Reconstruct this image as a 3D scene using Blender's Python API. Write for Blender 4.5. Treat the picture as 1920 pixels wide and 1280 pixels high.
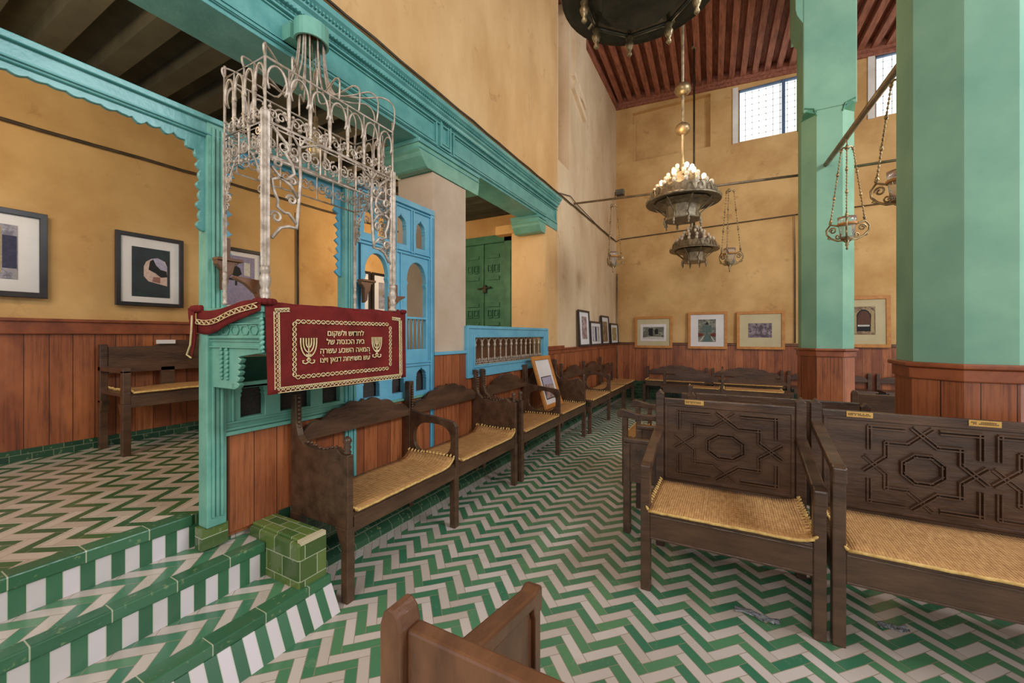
import bpy, math, random
from math import sin, cos, pi, radians, sqrt
from mathutils import Vector, Matrix
random.seed(7)
for o in list(bpy.data.objects): bpy.data.objects.remove(o)
C = bpy.context.scene.collection
# ------------------------------------------------------------------ camera, world, lights, exposure
cam = bpy.data.cameras.new('camera'); cam_o = bpy.data.objects.new('camera', cam); C.objects.link(cam_o)
cam.sensor_width = 36; cam.lens = 750/1920*36; cam.shift_y = -11.5/1920; cam.clip_start = 0.05
cam_o.location = (0, 0, 1.45); cam_o.rotation_euler = (pi/2, 0, radians(28.3654))
bpy.context.scene.camera = cam_o
vs = bpy.context.scene.view_settings
vs.view_transform = 'Standard'; vs.look = 'None'; vs.gamma = 1; vs.exposure = 0.0; vs.use_curve_mapping = False
w = bpy.data.worlds.new('daylight'); bpy.context.scene.world = w; w.use_nodes = True
w.node_tree.nodes['Background'].inputs[0].default_value = (0.93, 0.96, 1.0, 1)
w.node_tree.nodes['Background'].inputs[1].default_value = 0.85
def area(name, loc, target, size, energy, col):
    l = bpy.data.lights.new(name, 'AREA'); l.shape = 'RECTANGLE'; l.size, l.size_y = size; l.energy = energy; l.color = col
    o = bpy.data.objects.new(name, l); C.objects.link(o); o.location = loc
    o.rotation_euler = (Vector(target)-Vector(loc)).to_track_quat('-Z', 'Y').to_euler(); return o
area('clerestory_daylight', (5.5, 2.6, 5.4), (-2.3, 3.4, 2.2), (3.2, 1.6), 330, (0.86, 0.93, 1.0))
area('rear_fill_daylight', (0.5, -4.5, 4.6), (-0.8, 6, 1.8), (3.0, 1.8), 190, (1.0, 0.95, 0.88))  # added area light behind the camera; a window there is only assumed
def point(name, loc, energy, col, r=0.15):
    l = bpy.data.lights.new(name, 'POINT'); l.energy = energy; l.color = col; l.shadow_soft_size = r
    o = bpy.data.objects.new(name, l); C.objects.link(o); o.location = loc; return o
WARM = (1.0, 0.72, 0.42)
point('aisle_lamp_light', (-3.3, 0.2, 3.05), 38, (1.0, 0.74, 0.45))
point('aisle_rear_fill', (-3.6, 4.0, 2.7), 46, (1.0, 0.72, 0.42))  # unseen light added to brighten the door at the aisle end
point('right_aisle_light', (3.0, 6.2, 3.4), 60, WARM)
# ------------------------------------------------------------------ node helper
class N:
    def __init__(s, nt, sock): s.nt, s.s = nt, sock
    def op(s, kind, b=None, c=None):
        n = s.nt.nodes.new('ShaderNodeMath'); n.operation = kind
        for i, v in enumerate((s, b, c)):
            if v is None: continue
            if isinstance(v, N): s.nt.links.new(v.s, n.inputs[i])
            else: n.inputs[i].default_value = v
        return N(s.nt, n.outputs[0])
    def __add__(s, b): return s.op('ADD', b)
    def __sub__(s, b): return s.op('SUBTRACT', b)
    def __mul__(s, b): return s.op('MULTIPLY', b)
    def mod(s, b): return s.op('FLOORED_MODULO', b)
    def gt(s, b): return s.op('GREATER_THAN', b)
    def lt(s, b): return s.op('LESS_THAN', b)
    def floor(s): return s.op('FLOOR')
    def mn(s, b): return s.op('MINIMUM', b)
    def mx(s, b): return s.op('MAXIMUM', b)
def val(nt, v):
    n = nt.nodes.new('ShaderNodeValue'); n.outputs[0].default_value = v; return N(nt, n.outputs[0])
def pos(nt, kind='Object'):
    if kind == 'Position': src = nt.nodes.new('ShaderNodeNewGeometry').outputs['Position']
    else: src = nt.nodes.new('ShaderNodeTexCoord').outputs['Object']
    sp = nt.nodes.new('ShaderNodeSeparateXYZ'); nt.links.new(src, sp.inputs[0])
    return src, [N(nt, sp.outputs[i]) for i in range(3)]
def mix(nt, f, a, b):
    n = nt.nodes.new('ShaderNodeMix'); n.data_type = 'RGBA'
    for i, v in ((0, f), (6, a), (7, b)):
        if isinstance(v, N): nt.links.new(v.s, n.inputs[i])
        elif hasattr(v, 'is_output'): nt.links.new(v, n.inputs[i])
        elif i: n.inputs[i].default_value = (*v, 1)
        else: n.inputs[i].default_value = v
    return n.outputs[2]
def noise(nt, vec, scale, detail=4, rough=0.55, stretch=None):
    n = nt.nodes.new('ShaderNodeTexNoise'); n.inputs['Scale'].default_value = scale; n.inputs['Detail'].default_value = detail
    n.inputs['Roughness'].default_value = rough
    if stretch:
        m = nt.nodes.new('ShaderNodeMapping'); m.inputs['Scale'].default_value = stretch; nt.links.new(vec, m.inputs[0]); vec = m.outputs[0]
    nt.links.new(vec, n.inputs['Vector']); return N(nt, n.outputs['Fac'])
def ramp(x, a, b):   # smooth 0..1 between a and b
    n = x.nt.nodes.new('ShaderNodeMapRange'); n.inputs[1].default_value = a; n.inputs[2].default_value = b
    x.nt.links.new(x.s, n.inputs[0]); return N(x.nt, n.outputs[0])
def lin(c): return tuple(((v/255+0.055)/1.055)**2.4 if v/255 > 0.04045 else v/255/12.92 for v in c)
def newmat(name):
    m = bpy.data.materials.new(name); m.use_nodes = True; return m, m.node_tree, m.node_tree.nodes['Principled BSDF']
def bump(nt, b, h, strength=0.3, dist=0.01):
    n = nt.nodes.new('ShaderNodeBump'); n.inputs['Strength'].default_value = strength; n.inputs['Distance'].default_value = dist
    nt.links.new(h.s, n.inputs['Height']); nt.links.new(n.outputs[0], b.inputs['Normal'])
def mottled(name, c1, c2, scale=2.0, rough=0.8, metal=0.0, bs=0.25, bscale=40, kind='Object', stretch=None, spec=0.5, lo=0.35, hi=0.65, dirt=None):
    m, nt, b = newmat(name); vec, _ = pos(nt, kind)
    f = ramp(noise(nt, vec, scale, 5, 0.6, stretch), lo, hi)
    col = mix(nt, f, lin(c1), lin(c2))
    if dirt: col = mix(nt, ramp(noise(nt, vec, scale*2.3, 6, 0.7), 0.6, 0.78), col, lin(dirt))
    nt.links.new(col, b.inputs['Base Color']); b.inputs['Roughness'].default_value = rough; b.inputs['Metallic'].default_value = metal
    b.inputs['Specular IOR Level'].default_value = spec
    if bs: bump(nt, b, noise(nt, vec, bscale, 4, 0.6, stretch), bs, 0.006)
    return m
M = {}
M['plaster'] = mottled('ochre_plaster', (218, 178, 120), (190, 146, 90), 1.3, 0.9, bs=0.35, bscale=9, kind='Position', dirt=(160, 118, 70))
M['plaster_lit'] = mottled('lit_plaster', (226, 202, 168), (204, 174, 136), 1.6, 0.9, bs=0.4, bscale=9, kind='Position', stretch=(1, 1, 0.45), dirt=(184, 144, 98))  # ochre plaster made paler: mostly the light on the left wall, put into colour
M['plaster_part_lit'] = mottled('part_lit_plaster', (224, 186, 134), (200, 158, 104), 1.3, 0.9, bs=0.4, bscale=9, kind='Position', stretch=(1, 1, 0.5), dirt=(170, 124, 76))  # in-between plaster tint, light on the wall above the lintel mixed into it
M['plaster_side_lit'] = mottled('side_lit_plaster', (204, 182, 160), (188, 164, 140), 2.5, 0.9, bs=0.25, bscale=12, kind='Position')  # greyer plaster copy: neutral light from the right painted into the pillar
M['bench'] = mottled('dark_walnut', (98, 70, 50), (58, 39, 28), 6, 0.32, bs=0.45, bscale=26, stretch=(0.5, 2, 2), lo=.3, hi=.7)
M['bench_red'] = mottled('worn_brown_wood', (122, 80, 52), (92, 58, 38), 5, 0.3, bs=0.25, bscale=30, stretch=(3, 1, 1))
M['teal'] = mottled('teal_paint', (106, 168, 162), (84, 148, 144), 6, 0.34, bs=0.35, bscale=22, kind='Position')
M['teal_green'] = mottled('sea_green_paint', (118, 174, 154), (96, 154, 136), 6, 0.4, bs=0.35, bscale=25, kind='Position')
M['blue'] = mottled('sky_blue_paint', (112, 180, 204), (92, 162, 190), 5, 0.42, bs=0.4, bscale=24, kind='Position')
M['green_dark'] = mottled('dark_green_paint', (84, 144, 114), (62, 120, 94), 5, 0.5, bs=0.3, bscale=20, kind='Position')
M['pier'] = mottled('mint_limewash', (136, 178, 150), (114, 158, 136), 1.6, 0.85, bs=0.3, bscale=7, kind='Position')
M['iron'] = mottled('silvered_iron', (204, 188, 172), (150, 132, 114), 25, 0.42, 0.25, bs=0.2, bscale=60)
M['brass'] = mottled('old_brass', (176, 152, 112), (120, 98, 68), 18, 0.38, 0.7, bs=0.3, bscale=60)
M['pewter'] = mottled('tarnished_metal', (158, 142, 116), (108, 94, 74), 14, 0.42, 0.45, bs=0.5, bscale=70)
M['black_metal'] = mottled('blackened_metal', (86, 80, 66), (60, 56, 46), 8, 0.4, 0.35, bs=0.2)
M['cable'] = mottled('dark_cable', (84, 70, 54), (58, 46, 34), 8, 0.6, bs=0)
M['rod'] = mottled('aged_steel_rod', (152, 132, 106), (112, 92, 68), 8, 0.5, 0.4, bs=0.2)
M['frame_oak'] = mottled('honey_oak', (198, 134, 62), (176, 112, 48), 14, 0.5, bs=0.1, stretch=(1, 1, 1))
M['frame_black'] = mottled('black_lacquer', (48, 38, 36), (34, 28, 27), 10, 0.35, bs=0)
M['white'] = mottled('off_white_card', (226, 220, 218), (214, 208, 206), 3, 0.9, bs=0)
M['cream'] = mottled('cream_card', (200, 186, 150), (190, 176, 140), 3, 0.9, bs=0)
M['white_paint'] = mottled('white_paint', (232, 228, 222), (214, 208, 200), 3, 0.7, bs=0.1)
M['velvet'] = mottled('burgundy_velvet', (120, 38, 34), (98, 30, 28), 9, 0.95, bs=0.35, bscale=120, spec=0.2)
M['gold'] = mottled('gold_embroidery', (232, 216, 168), (208, 184, 124), 30, 0.6, bs=0.4, bscale=120)
M['plaque'] = mottled('brass_plaque', (216, 172, 96), (196, 150, 78), 20, 0.45, 0.3, bs=0.1)
M['ink'] = mottled('engraved_dark', (104, 74, 38), (90, 64, 34), 20, 0.6, bs=0)
M['ceiling_dark'] = mottled('aged_dark_ceiling', (70, 68, 52), (52, 50, 38), 3, 0.85, bs=0.2, kind='Position')
M['ceiling_wood'] = mottled('red_brown_ceiling_wood', (168, 104, 80), (122, 70, 52), 7, 0.7, bs=0.7, bscale=26, kind='Position', stretch=(3, 0.5, 3))
M['cap_wood'] = mottled('moulding_wood', (156, 84, 48), (120, 60, 34), 6, 0.4, bs=0.3, bscale=30, kind='Position')
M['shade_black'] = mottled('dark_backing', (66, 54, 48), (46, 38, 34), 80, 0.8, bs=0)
M['slate'] = mottled('window_iron', (92, 116, 150), (74, 96, 128), 6, 0.5, bs=0)
def m_glass(name, col=(1, 1, 1)):
    m, nt, b = newmat(name); b.inputs['Base Color'].default_value = (*col, 1); b.inputs['Roughness'].default_value = 0.04
    b.inputs['Transmission Weight'].default_value = 1.0; b.inputs['IOR'].default_value = 1.25; return m
M['glass'] = m_glass('clear_glass', (0.95, 0.94, 0.90)); M['glass'].node_tree.nodes['Principled BSDF'].inputs['Transmission Weight'].default_value = .92; M['glass'].node_tree.nodes['Principled BSDF'].inputs['IOR'].default_value = 1.4
def m_emit(name, col, s):
    m, nt, b = newmat(name); b.inputs['Base Color'].default_value = (*col, 1); b.inputs['Emission Color'].default_value = (*col, 1)
    b.inputs['Emission Strength'].default_value = s; return m
M['bulb_lit'] = m_emit('lit_bulb', (1.0, 0.82, 0.5), 14)
M['bulb'] = mottled('unlit_bulb', (222, 208, 186), (196, 180, 158), 12, 0.12, bs=0)
M['window_light'] = m_emit('daylit_window_pane', (0.84, 0.88, 0.82), 1.0)
def m_planks(name, axis, width, cols, gloss=0.36):   # vertical boards, one shade each
    m, nt, b = newmat(name); vec, P = pos(nt, 'Position'); u = P[axis]*(1/width)
    wn = nt.nodes.new('ShaderNodeTexWhiteNoise'); wn.noise_dimensions = '1D'; nt.links.new(u.floor().s, wn.inputs['W'])
    r = N(nt, wn.outputs[0]); fr = u-u.floor()
    g = noise(nt, vec, 3, 8, 0.75, (16, 16, 0.6)); g2 = noise(nt, vec, 1.6, 4, 0.6, (2, 2, 1))
    col = mix(nt, r, lin(cols[0]), lin(cols[1])); col = mix(nt, ramp(g, 0.46, 0.66), col, lin(cols[2])); col = mix(nt, ramp(g2, 0.5, 0.72)*0.6, col, lin((188, 112, 66)))
    gap = fr.lt(0.035)
    col = mix(nt, gap, col, lin((62, 30, 18)))
    nt.links.new(col, b.inputs['Base Color']); b.inputs['Roughness'].default_value = gloss
    bump(nt, b, gap*-1.0+g*0.15, 0.4, 0.01); return m
DC = ((180, 106, 62), (128, 66, 38), (96, 50, 30))
M['dado_y'] = m_planks('wainscot_boards_side', 1, 0.128, DC)
M['dado_x'] = m_planks('wainscot_boards_end', 0, 0.135, DC)
def m_tile(name, ax, wx, wz, c1, c2, grout=(172, 176, 146), off=0.5, rough=0.18):   # glazed brick-shaped tiles on a vertical face or a top
    m, nt, b = newmat(name); vec, P = pos(nt, 'Position'); u, v = P[ax[0]]*(1/wx), P[ax[1]]*(1/wz)
    row = v.floor(); u = u+row*off; cu = u.floor()
    wn = nt.nodes.new('ShaderNodeTexWhiteNoise'); wn.noise_dimensions = '2D'
    cb = nt.nodes.new('ShaderNodeCombineXYZ'); nt.links.new(cu.s, cb.inputs[0]); nt.links.new(row.s, cb.inputs[1]); nt.links.new(cb.outputs[0], wn.inputs['Vector'])
    fu, fv = u-cu, v-row
    g = (fu.lt(0.0045/wx)).mx(fv.lt(0.0045/wz))
    col = mix(nt, N(nt, wn.outputs[0]), lin(c1), lin(c2)); col = mix(nt, ramp(noise(nt, vec, 30, 4), 0.62, 0.7)*0.5, col, lin((150, 160, 110)))
    col = mix(nt, g, col, lin(grout)); nt.links.new(col, b.inputs['Base Color']); b.inputs['Roughness'].default_value = rough
    bump(nt, b, g*-1.0+noise(nt, vec, 14, 2)*0.8, 0.35, 0.006); return m
GT = ((104, 120, 62), (62, 86, 46))
M['tile_xz'] = m_tile('green_glazed_brick_xz', (0, 2), 0.135, 0.105, *GT)
M['tile_yz'] = m_tile('green_glazed_brick_yz', (1, 2), 0.135, 0.105, *GT)
M['tile_xy'] = m_tile('green_glazed_brick_top', (0, 1), 0.12, 0.055, (110, 128, 62), (62, 96, 48))
M['tile_base'] = m_tile('green_glazed_wall_tile', (1, 2), 0.11, 0.07, (54, 88, 62), (36, 64, 46), grout=(116, 124, 98))
M['tile_base_x'] = m_tile('green_glazed_wall_tile_x', (0, 2), 0.11, 0.07, (54, 88, 62), (36, 64, 46), grout=(116, 124, 98))
M['tile_nose'] = m_tile('long_green_nosing_tile', (1, 0), 0.215, 5.0, (66, 112, 78), (54, 98, 66), off=0.0)
def m_riser():
    m, nt, b = newmat('striped_riser_tiles'); vec, P = pos(nt, 'Position'); u = P[1]*(1/0.0493)+0.25
    k = u.floor(); fr = u-k; green = k.mod(2.0).gt(0.5)
    wn = nt.nodes.new('ShaderNodeTexWhiteNoise'); wn.noise_dimensions = '1D'; nt.links.new(k.s, wn.inputs['W']); r = N(nt, wn.outputs[0])
    col = mix(nt, green, mix(nt, r, lin((216, 204, 204)), lin((196, 184, 178))), mix(nt, r, lin((62, 112, 76)), lin((50, 94, 62))))
    g = fr.lt(0.06); col = mix(nt, g, col, lin((186, 186, 164)))
    nt.links.new(col, b.inputs['Base Color']); b.inputs['Roughness'].default_value = 0.25; bump(nt, b, g*-1.0, 0.3, 0.005); return m
M['riser'] = m_riser()
def m_herring(name, W, L, x0, y0, swap=False, duty=0.5, border=None, rot=None, white=((212, 198, 188), (192, 176, 162)), green=((62, 118, 88), (92, 138, 96))):
    m, nt, b = newmat(name); vec, P = pos(nt, 'Position'); px, py = (P[1], P[0]) if swap else (P[0], P[1])
    if rot: qx, qy, A = px-rot[0], py-rot[1], radians(rot[2]); px, py = qx*cos(A)-qy*sin(A), qx*sin(A)+qy*cos(A)
    wob = noise(nt, vec, 6, 2)-0.5
    X = (px-x0)*-1.0+wob*0.006; Y = py-y0+wob*0.006
    d = X*sqrt(2); e = Y*sqrt(2); t = d.mod(2*L); m_i = (d*(1/(2*L))).floor()
    tri = t.mn(t*-1.0+2*L); k = ((e-tri)*(1/(2*W))).floor(); el = e-k*(2*W)
    u = (t+el)*0.5; v = (el-t)*0.5; r = el-tri
    isV = u.gt(L); nxt = isV*(v.lt(W-L))
    # distances to the edges of the tile the point is in
    hu = u-nxt*L; hv = v+nxt*L
    vert = isV*(nxt*-1.0+1.0)
    dh = hu.mn(hu*-1.0+L).mn(hv).mn(hv*-1.0+W)
    vu = u-L; vv = v-(W-L); dv = vu.mn(vu*-1.0+W).mn(vv).mn(vv*-1.0+L)
    dist = dh*(vert*-1.0+1.0)+dv*vert
    grout = dist.lt(0.0016)
    kk = k.mod(2.0).gt(0.5) if duty == 0.5 else (((e-tri)*(1/(4*W))).mod(1.0)).lt(duty)
    wn = nt.nodes.new('ShaderNodeTexWhiteNoise'); wn.noise_dimensions = '3D'
    cb = nt.nodes.new('ShaderNodeCombineXYZ')
    for i, q in enumerate((m_i+nxt, k, vert)): nt.links.new(q.s, cb.inputs[i])
    nt.links.new(cb.outputs[0], wn.inputs['Vector']); rr = N(nt, wn.outputs[0])
    wear = ramp(noise(nt, vec, 9, 6, 0.7), 0.58, 0.8)
    cw = mix(nt, rr, lin(white[0]), lin(white[1])); cw = mix(nt, wear*0.5, cw, lin((176, 150, 120)))
    cg = mix(nt, rr, lin(green[0]), lin(green[1])); cg = mix(nt, wear*0.6, cg, lin((128, 160, 120)))
    mask = kk
    if border is not None: mask = kk*P[0].gt(border)
    col = mix(nt, mask, cw, cg); col = mix(nt, grout, col, lin((150, 136, 112)))
    nt.links.new(col, b.inputs['Base Color']); b.inputs['Roughness'].default_value = 0.34
    nt.links.new((wear*0.35+0.22).s, b.inputs['Roughness'])
    bump(nt, b, grout*-1.0+noise(nt, vec, 16, 2)*0.6, 0.25, 0.004); return m
M['floor'] = m_herring('zigzag_tile_floor', 0.0492, 0.177, -0.084, 2.034-0.0696, border=-2.12)
M['tread'] = m_herring('zigzag_tread_tiles', 0.053, 0.17, -1.937, 0.737)
M['tread_upper'] = m_herring('zigzag_upper_tread_tiles', 0.053, 0.17, -2.222, 0.70)
M['platform'] = m_herring('zigzag_platform_tiles', 0.0548, 0.187, 0.132, 0.0, rot=(-3.035, 0.867, 11), duty=0.38, white=((206, 190, 174), (186, 168, 150)), green=((48, 92, 58), (66, 104, 58)))
def m_straw():
    m, nt, b = newmat('woven_straw'); vec, P = pos(nt)
    a = P[0]*(2*pi/0.012); c = P[1]*(2*pi/0.028)
    h = (a.op('SINE')*0.5+0.5)*0.5+(c.op('SINE')*0.5+0.5)*0.5
    f = noise(nt, vec, 60, 4, 0.7, (1, 0.3, 1)); g = noise(nt, vec, 4, 3)
    col = mix(nt, ramp(f, 0.35, 0.65), lin((200, 152, 94)), lin((162, 114, 64))); col = mix(nt, ramp(g, 0.4, 0.7)*0.5, col, lin((190, 136, 74)))
    nt.links.new(col, b.inputs['Base Color']); b.inputs['Roughness'].default_value = 0.8; bump(nt, b, h+f*0.8, 0.55, 0.006); return m
M['straw'] = m_straw()
M['straw_edge'] = mottled('straw_binding', (222, 184, 112), (190, 148, 82), 40, 0.85, bs=0.5, bscale=80)
def m_print(name, cols, scale, stretch=None):
    m, nt, b = newmat(name); vec, P = pos(nt)
    f = noise(nt, vec, scale, 8, 0.75, stretch)
    col = mix(nt, ramp(f, 0.40, 0.56), lin(cols[0]), lin(cols[1])); col = mix(nt, ramp(noise(nt, vec, scale*0.5, 3), 0.5, 0.62), col, lin(cols[2]))
    nt.links.new(col, b.inputs['Base Color']); b.inputs['Roughness'].default_value = 0.6; return m
M['print_grey'] = m_print('grey_print', ((44, 44, 40), (150, 150, 132), (96, 96, 84)), 18)
M['print_violet'] = m_print('violet_print', ((40, 30, 44), (150, 132, 140), (76, 58, 70)), 26)
M['print_sepia'] = m_print('sepia_print', ((70, 48, 34), (168, 142, 104), (112, 84, 58)), 20)
M['print_dark'] = m_print('dark_print', ((30, 50, 48), (38, 44, 50), (28, 36, 40)), 14)
M['print_pale'] = m_print('pale_print', ((110, 104, 116), (170, 164, 172), (140, 130, 120)), 14)
M['print_rose'] = m_print('rose_print', ((90, 60, 54), (196, 170, 166), (130, 100, 96)), 24)
M['print_ochre'] = m_print('ochre_print', ((90, 74, 50), (200, 176, 110), (150, 130, 90)), 20)
for nm, c in (('sky_tone', (178, 168, 190)), ('stone_tone', (214, 182, 168)), ('tree_tone', (30, 30, 32)), ('brick_tone', (150, 104, 92)), ('wall_tone', (150, 140, 168)), ('slate_tone', (60, 58, 82)), ('door_tone', (96, 62, 48)), ('sand_tone', (176, 156, 112)), ('red_tone', (110, 50, 36)), ('light_tone', (206, 200, 190)), ('teal_tone', (92, 110, 104))):
    M[nm] = mottled(nm, c, tuple(int(v*0.88) for v in c), 40, 0.8, bs=0)
def m_plastic():
    m, nt, b = newmat('crumpled_clear_plastic'); b.inputs['Base Color'].default_value = (.75, .78, .82, 1); b.inputs['Roughness'].default_value = 0.12
    b.inputs['Transmission Weight'].default_value = 0.75; vec, _ = pos(nt); bump(nt, b, noise(nt, vec, 40, 3), 0.9, 0.02); return m
M['plastic'] = m_plastic()
# ------------------------------------------------------------------ mesh builder
LOC = {}
class MB:
    def __init__(s): s.v = []; s.f = []; s.sm = []
    def add(s, vs_, fs, smooth=False, mtx=None):
        o = len(s.v)
        for p in vs_: s.v.append(tuple(mtx @ Vector(p)) if mtx else tuple(p))
        for f in fs: s.f.append([i+o for i in f]); s.sm.append(smooth)
        return s
    def box(s, x0, x1, y0, y1, z0, z1, mtx=None):
        vs_ = [(x, y, z) for z in (z0, z1) for x, y in ((x0, y0), (x1, y0), (x1, y1), (x0, y1))]
        return s.add(vs_, [(3, 2, 1, 0), (4, 5, 6, 7), (0, 1, 5, 4), (1, 2, 6, 5), (2, 3, 7, 6), (3, 0, 4, 7)], False, mtx)
    def prism(s, poly, axis, a, b):   # convex or simple polygon extruded along an axis: axis 0 -> poly is (y,z), 1 -> (x,z), 2 -> (x,y)
        n = len(poly)
        def P(p, t): return (t, p[0], p[1]) if axis == 0 else (p[0], t, p[1]) if axis == 1 else (p[0], p[1], t)
        vs_ = [P(p, a) for p in poly]+[P(p, b) for p in poly]
        return s.add(vs_, [list(range(n))[::-1], list(range(n, 2*n))]+[(i, (i+1) % n, n+(i+1) % n, n+i) for i in range(n)])
    def tube(s, pts, r, n=6, cyc=False):
        pts = [Vector(p) for p in pts]; m = len(pts); rs = r if isinstance(r, (list, tuple)) else [r]*m
        up = Vector((0, 0, 1)); vs_ = []
        prev = None
        for i, p in enumerate(pts):
            a = pts[(i-1) % m] if (cyc or i > 0) else p; b = pts[(i+1) % m] if (cyc or i < m-1) else p
            t = (b-a).normalized() if (b-a).length > 1e-9 else Vector((0, 0, 1))
            if prev is None:
                ref = up if abs(t.z) < 0.9 else Vector((1, 0, 0)); u = t.cross(ref).normalized()
            else:
                u = (prev-t*prev.dot(t)); u = u.normalized() if u.length > 1e-6 else t.orthogonal().normalized()
            prev = u; q = t.cross(u)
            for k in range(n):
                A = 2*pi*k/n+pi/n; vs_.append(p+(u*cos(A)+q*sin(A))*rs[i])
        fs = []
        for i in range(m if cyc else m-1):
            j = (i+1) % m
            for k in range(n): fs.append((i*n+k, i*n+(k+1) % n, j*n+(k+1) % n, j*n+k))
        if not cyc: fs += [list(range(n))[::-1], [(m-1)*n+k for k in range(n)]]
        return s.add(vs_, fs, n > 5)
    def lathe(s, prof, c=(0, 0, 0), n=12, smooth=True, axis='z'):   # prof = [(r,z)]
        vs_ = []; m = len(prof)
        for r, z in prof:
            for k in range(n):
                A = 2*pi*k/n
                if axis == 'z': vs_.append((c[0]+r*cos(A), c[1]+r*sin(A), c[2]+z))
                else: vs_.append((c[0]+z, c[1]+r*cos(A), c[2]+r*sin(A)))
        fs = [(i*n+k, i*n+(k+1) % n, (i+1)*n+(k+1) % n, (i+1)*n+k) for i in range(m-1) for k in range(n)]
        fs += [list(range(n))[::-1], [(m-1)*n+k for k in range(n)]]
        return s.add(vs_, fs, smooth)
    def ball(s, c, r, n=8, sz=1.0):
        prof = [(r*sin(pi*i/5)+1e-5, -r*cos(pi*i/5)*sz) for i in range(6)]
        return s.lathe(prof, c, n)
    def cut(s, polys, th, mtx, bev=0.0):   # flat board with holes: outer outline first
        cu = bpy.data.curves.new('t', 'CURVE'); cu.dimensions = '2D'; cu.fill_mode = 'BOTH'; cu.extrude = max(th/2-bev, 0.0001); cu.bevel_depth = bev; cu.bevel_resolution = 0
        for p in polys:
            sp = cu.splines.new('POLY'); sp.points.add(len(p)-1); sp.use_cyclic_u = True
            for i, q in enumerate(p): sp.points[i].co = (q[0], q[1], 0, 1)
        ob = bpy.data.objects.new('t', cu); me = bpy.data.meshes.new_from_object(ob)
        s.add([v.co for v in me.vertices], [tuple(f.vertices) for f in me.polygons], False, mtx)
        bpy.data.objects.remove(ob); bpy.data.curves.remove(cu); bpy.data.meshes.remove(me); return s
    def text(s, body, size, mtx, depth=0.001, offset=0.0):
        cu = bpy.data.curves.new('t', 'FONT'); cu.body = body; cu.size = size; cu.align_x = 'CENTER'; cu.extrude = depth; cu.offset = offset; cu.resolution_u = 3
        ob = bpy.data.objects.new('t', cu); me = bpy.data.meshes.new_from_object(ob)
        s.add([v.co for v in me.vertices], [tuple(f.vertices) for f in me.polygons], False, mtx)
        bpy.data.objects.remove(ob); bpy.data.meshes.remove(me); return s
    def build(s, name, mat, parent=None, off=None, bev=0.0, label=None):
        me = bpy.data.meshes.new(name); off = Vector(off if off is not None else (LOC.get(parent.name, (0, 0, 0)) if parent else (0, 0, 0)))
        me.from_pydata([tuple(Vector(p)-off) for p in s.v], [], s.f); me.update()
        for p, q in zip(me.polygons, s.sm): p.use_smooth = q
        me.materials.append(M[mat] if isinstance(mat, str) else mat)
        o = bpy.data.objects.new(name, me); C.objects.link(o)
        if parent: o.parent = parent; LOC[o.name] = tuple(off)
        if bev:
            b = o.modifiers.new('edge', 'BEVEL'); b.width = bev; b.segments = 2; b.limit_method = 'ANGLE'; b.angle_limit = radians(50)
        if label: o['label'] = label
        return o
def tag(o, label, cat, group=None):
    o['label'] = label; o['category'] = cat
    if group: o['group'] = group
    return o
def struct(o): o['kind'] = 'structure'; return o
def thing(name, label, cat, loc=(0, 0, 0), rz=0, group=None):
    o = bpy.data.objects.new(name, None); C.objects.link(o); o.location = loc; o.rotation_euler = (0, 0, rz); o.empty_display_size = 0.1
    tag(o, label, cat, group); LOC[o.name] = tuple(loc) if rz == 0 else (0, 0, 0); return o
def dup(root, loc, rz, label, group=None):
    r = root.copy(); C.objects.link(r); r.location = loc; r.rotation_euler = (0, 0, rz); r['label'] = label
    if group: r['group'] = group
    for ch in list(root.children):
        c = ch.copy(); C.objects.link(c); c.parent = r
        for g in list(ch.children):
            d = g.copy(); C.objects.link(d); d.parent = c
    return r
YZ = lambda x: Matrix(((0, 0, 1, x), (1, 0, 0, 0), (0, 1, 0, 0), (0, 0, 0, 1)))     # board in the y-z plane at x: local (u,v) -> (y,z), normal +x
XZ = lambda y: Matrix(((1, 0, 0, 0), (0, 0, -1, y), (0, 1, 0, 0), (0, 0, 0, 1)))    # board in the x-z plane at y: local (u,v) -> (x,z), normal -y
def rect(a, b, c, d): return [(a, c), (b, c), (b, d), (a, d)]
XW = -2.33; YF = 9.5; ZC = 6.85; ZP = 0.515
def zc(x): return 6.92-.055*(x-XW)
# ------------------------------------------------------------------ room shell
def flat(name, x0, x1, y0, y1, z0, z1, mat): return struct(MB().box(x0, x1, y0, y1, z0, z1).build(name, mat))
flat('floor', -2.34, 6.0, -1.6, YF, -0.1, 0.0, 'floor')
flat('trim_1', -4.85, -2.452, -1.6, 1.14, 0.0, ZP, 'platform')
flat('trim_2', -4.85, -2.37, 1.14, 5.96, 0.0, ZP, 'platform')
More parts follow.
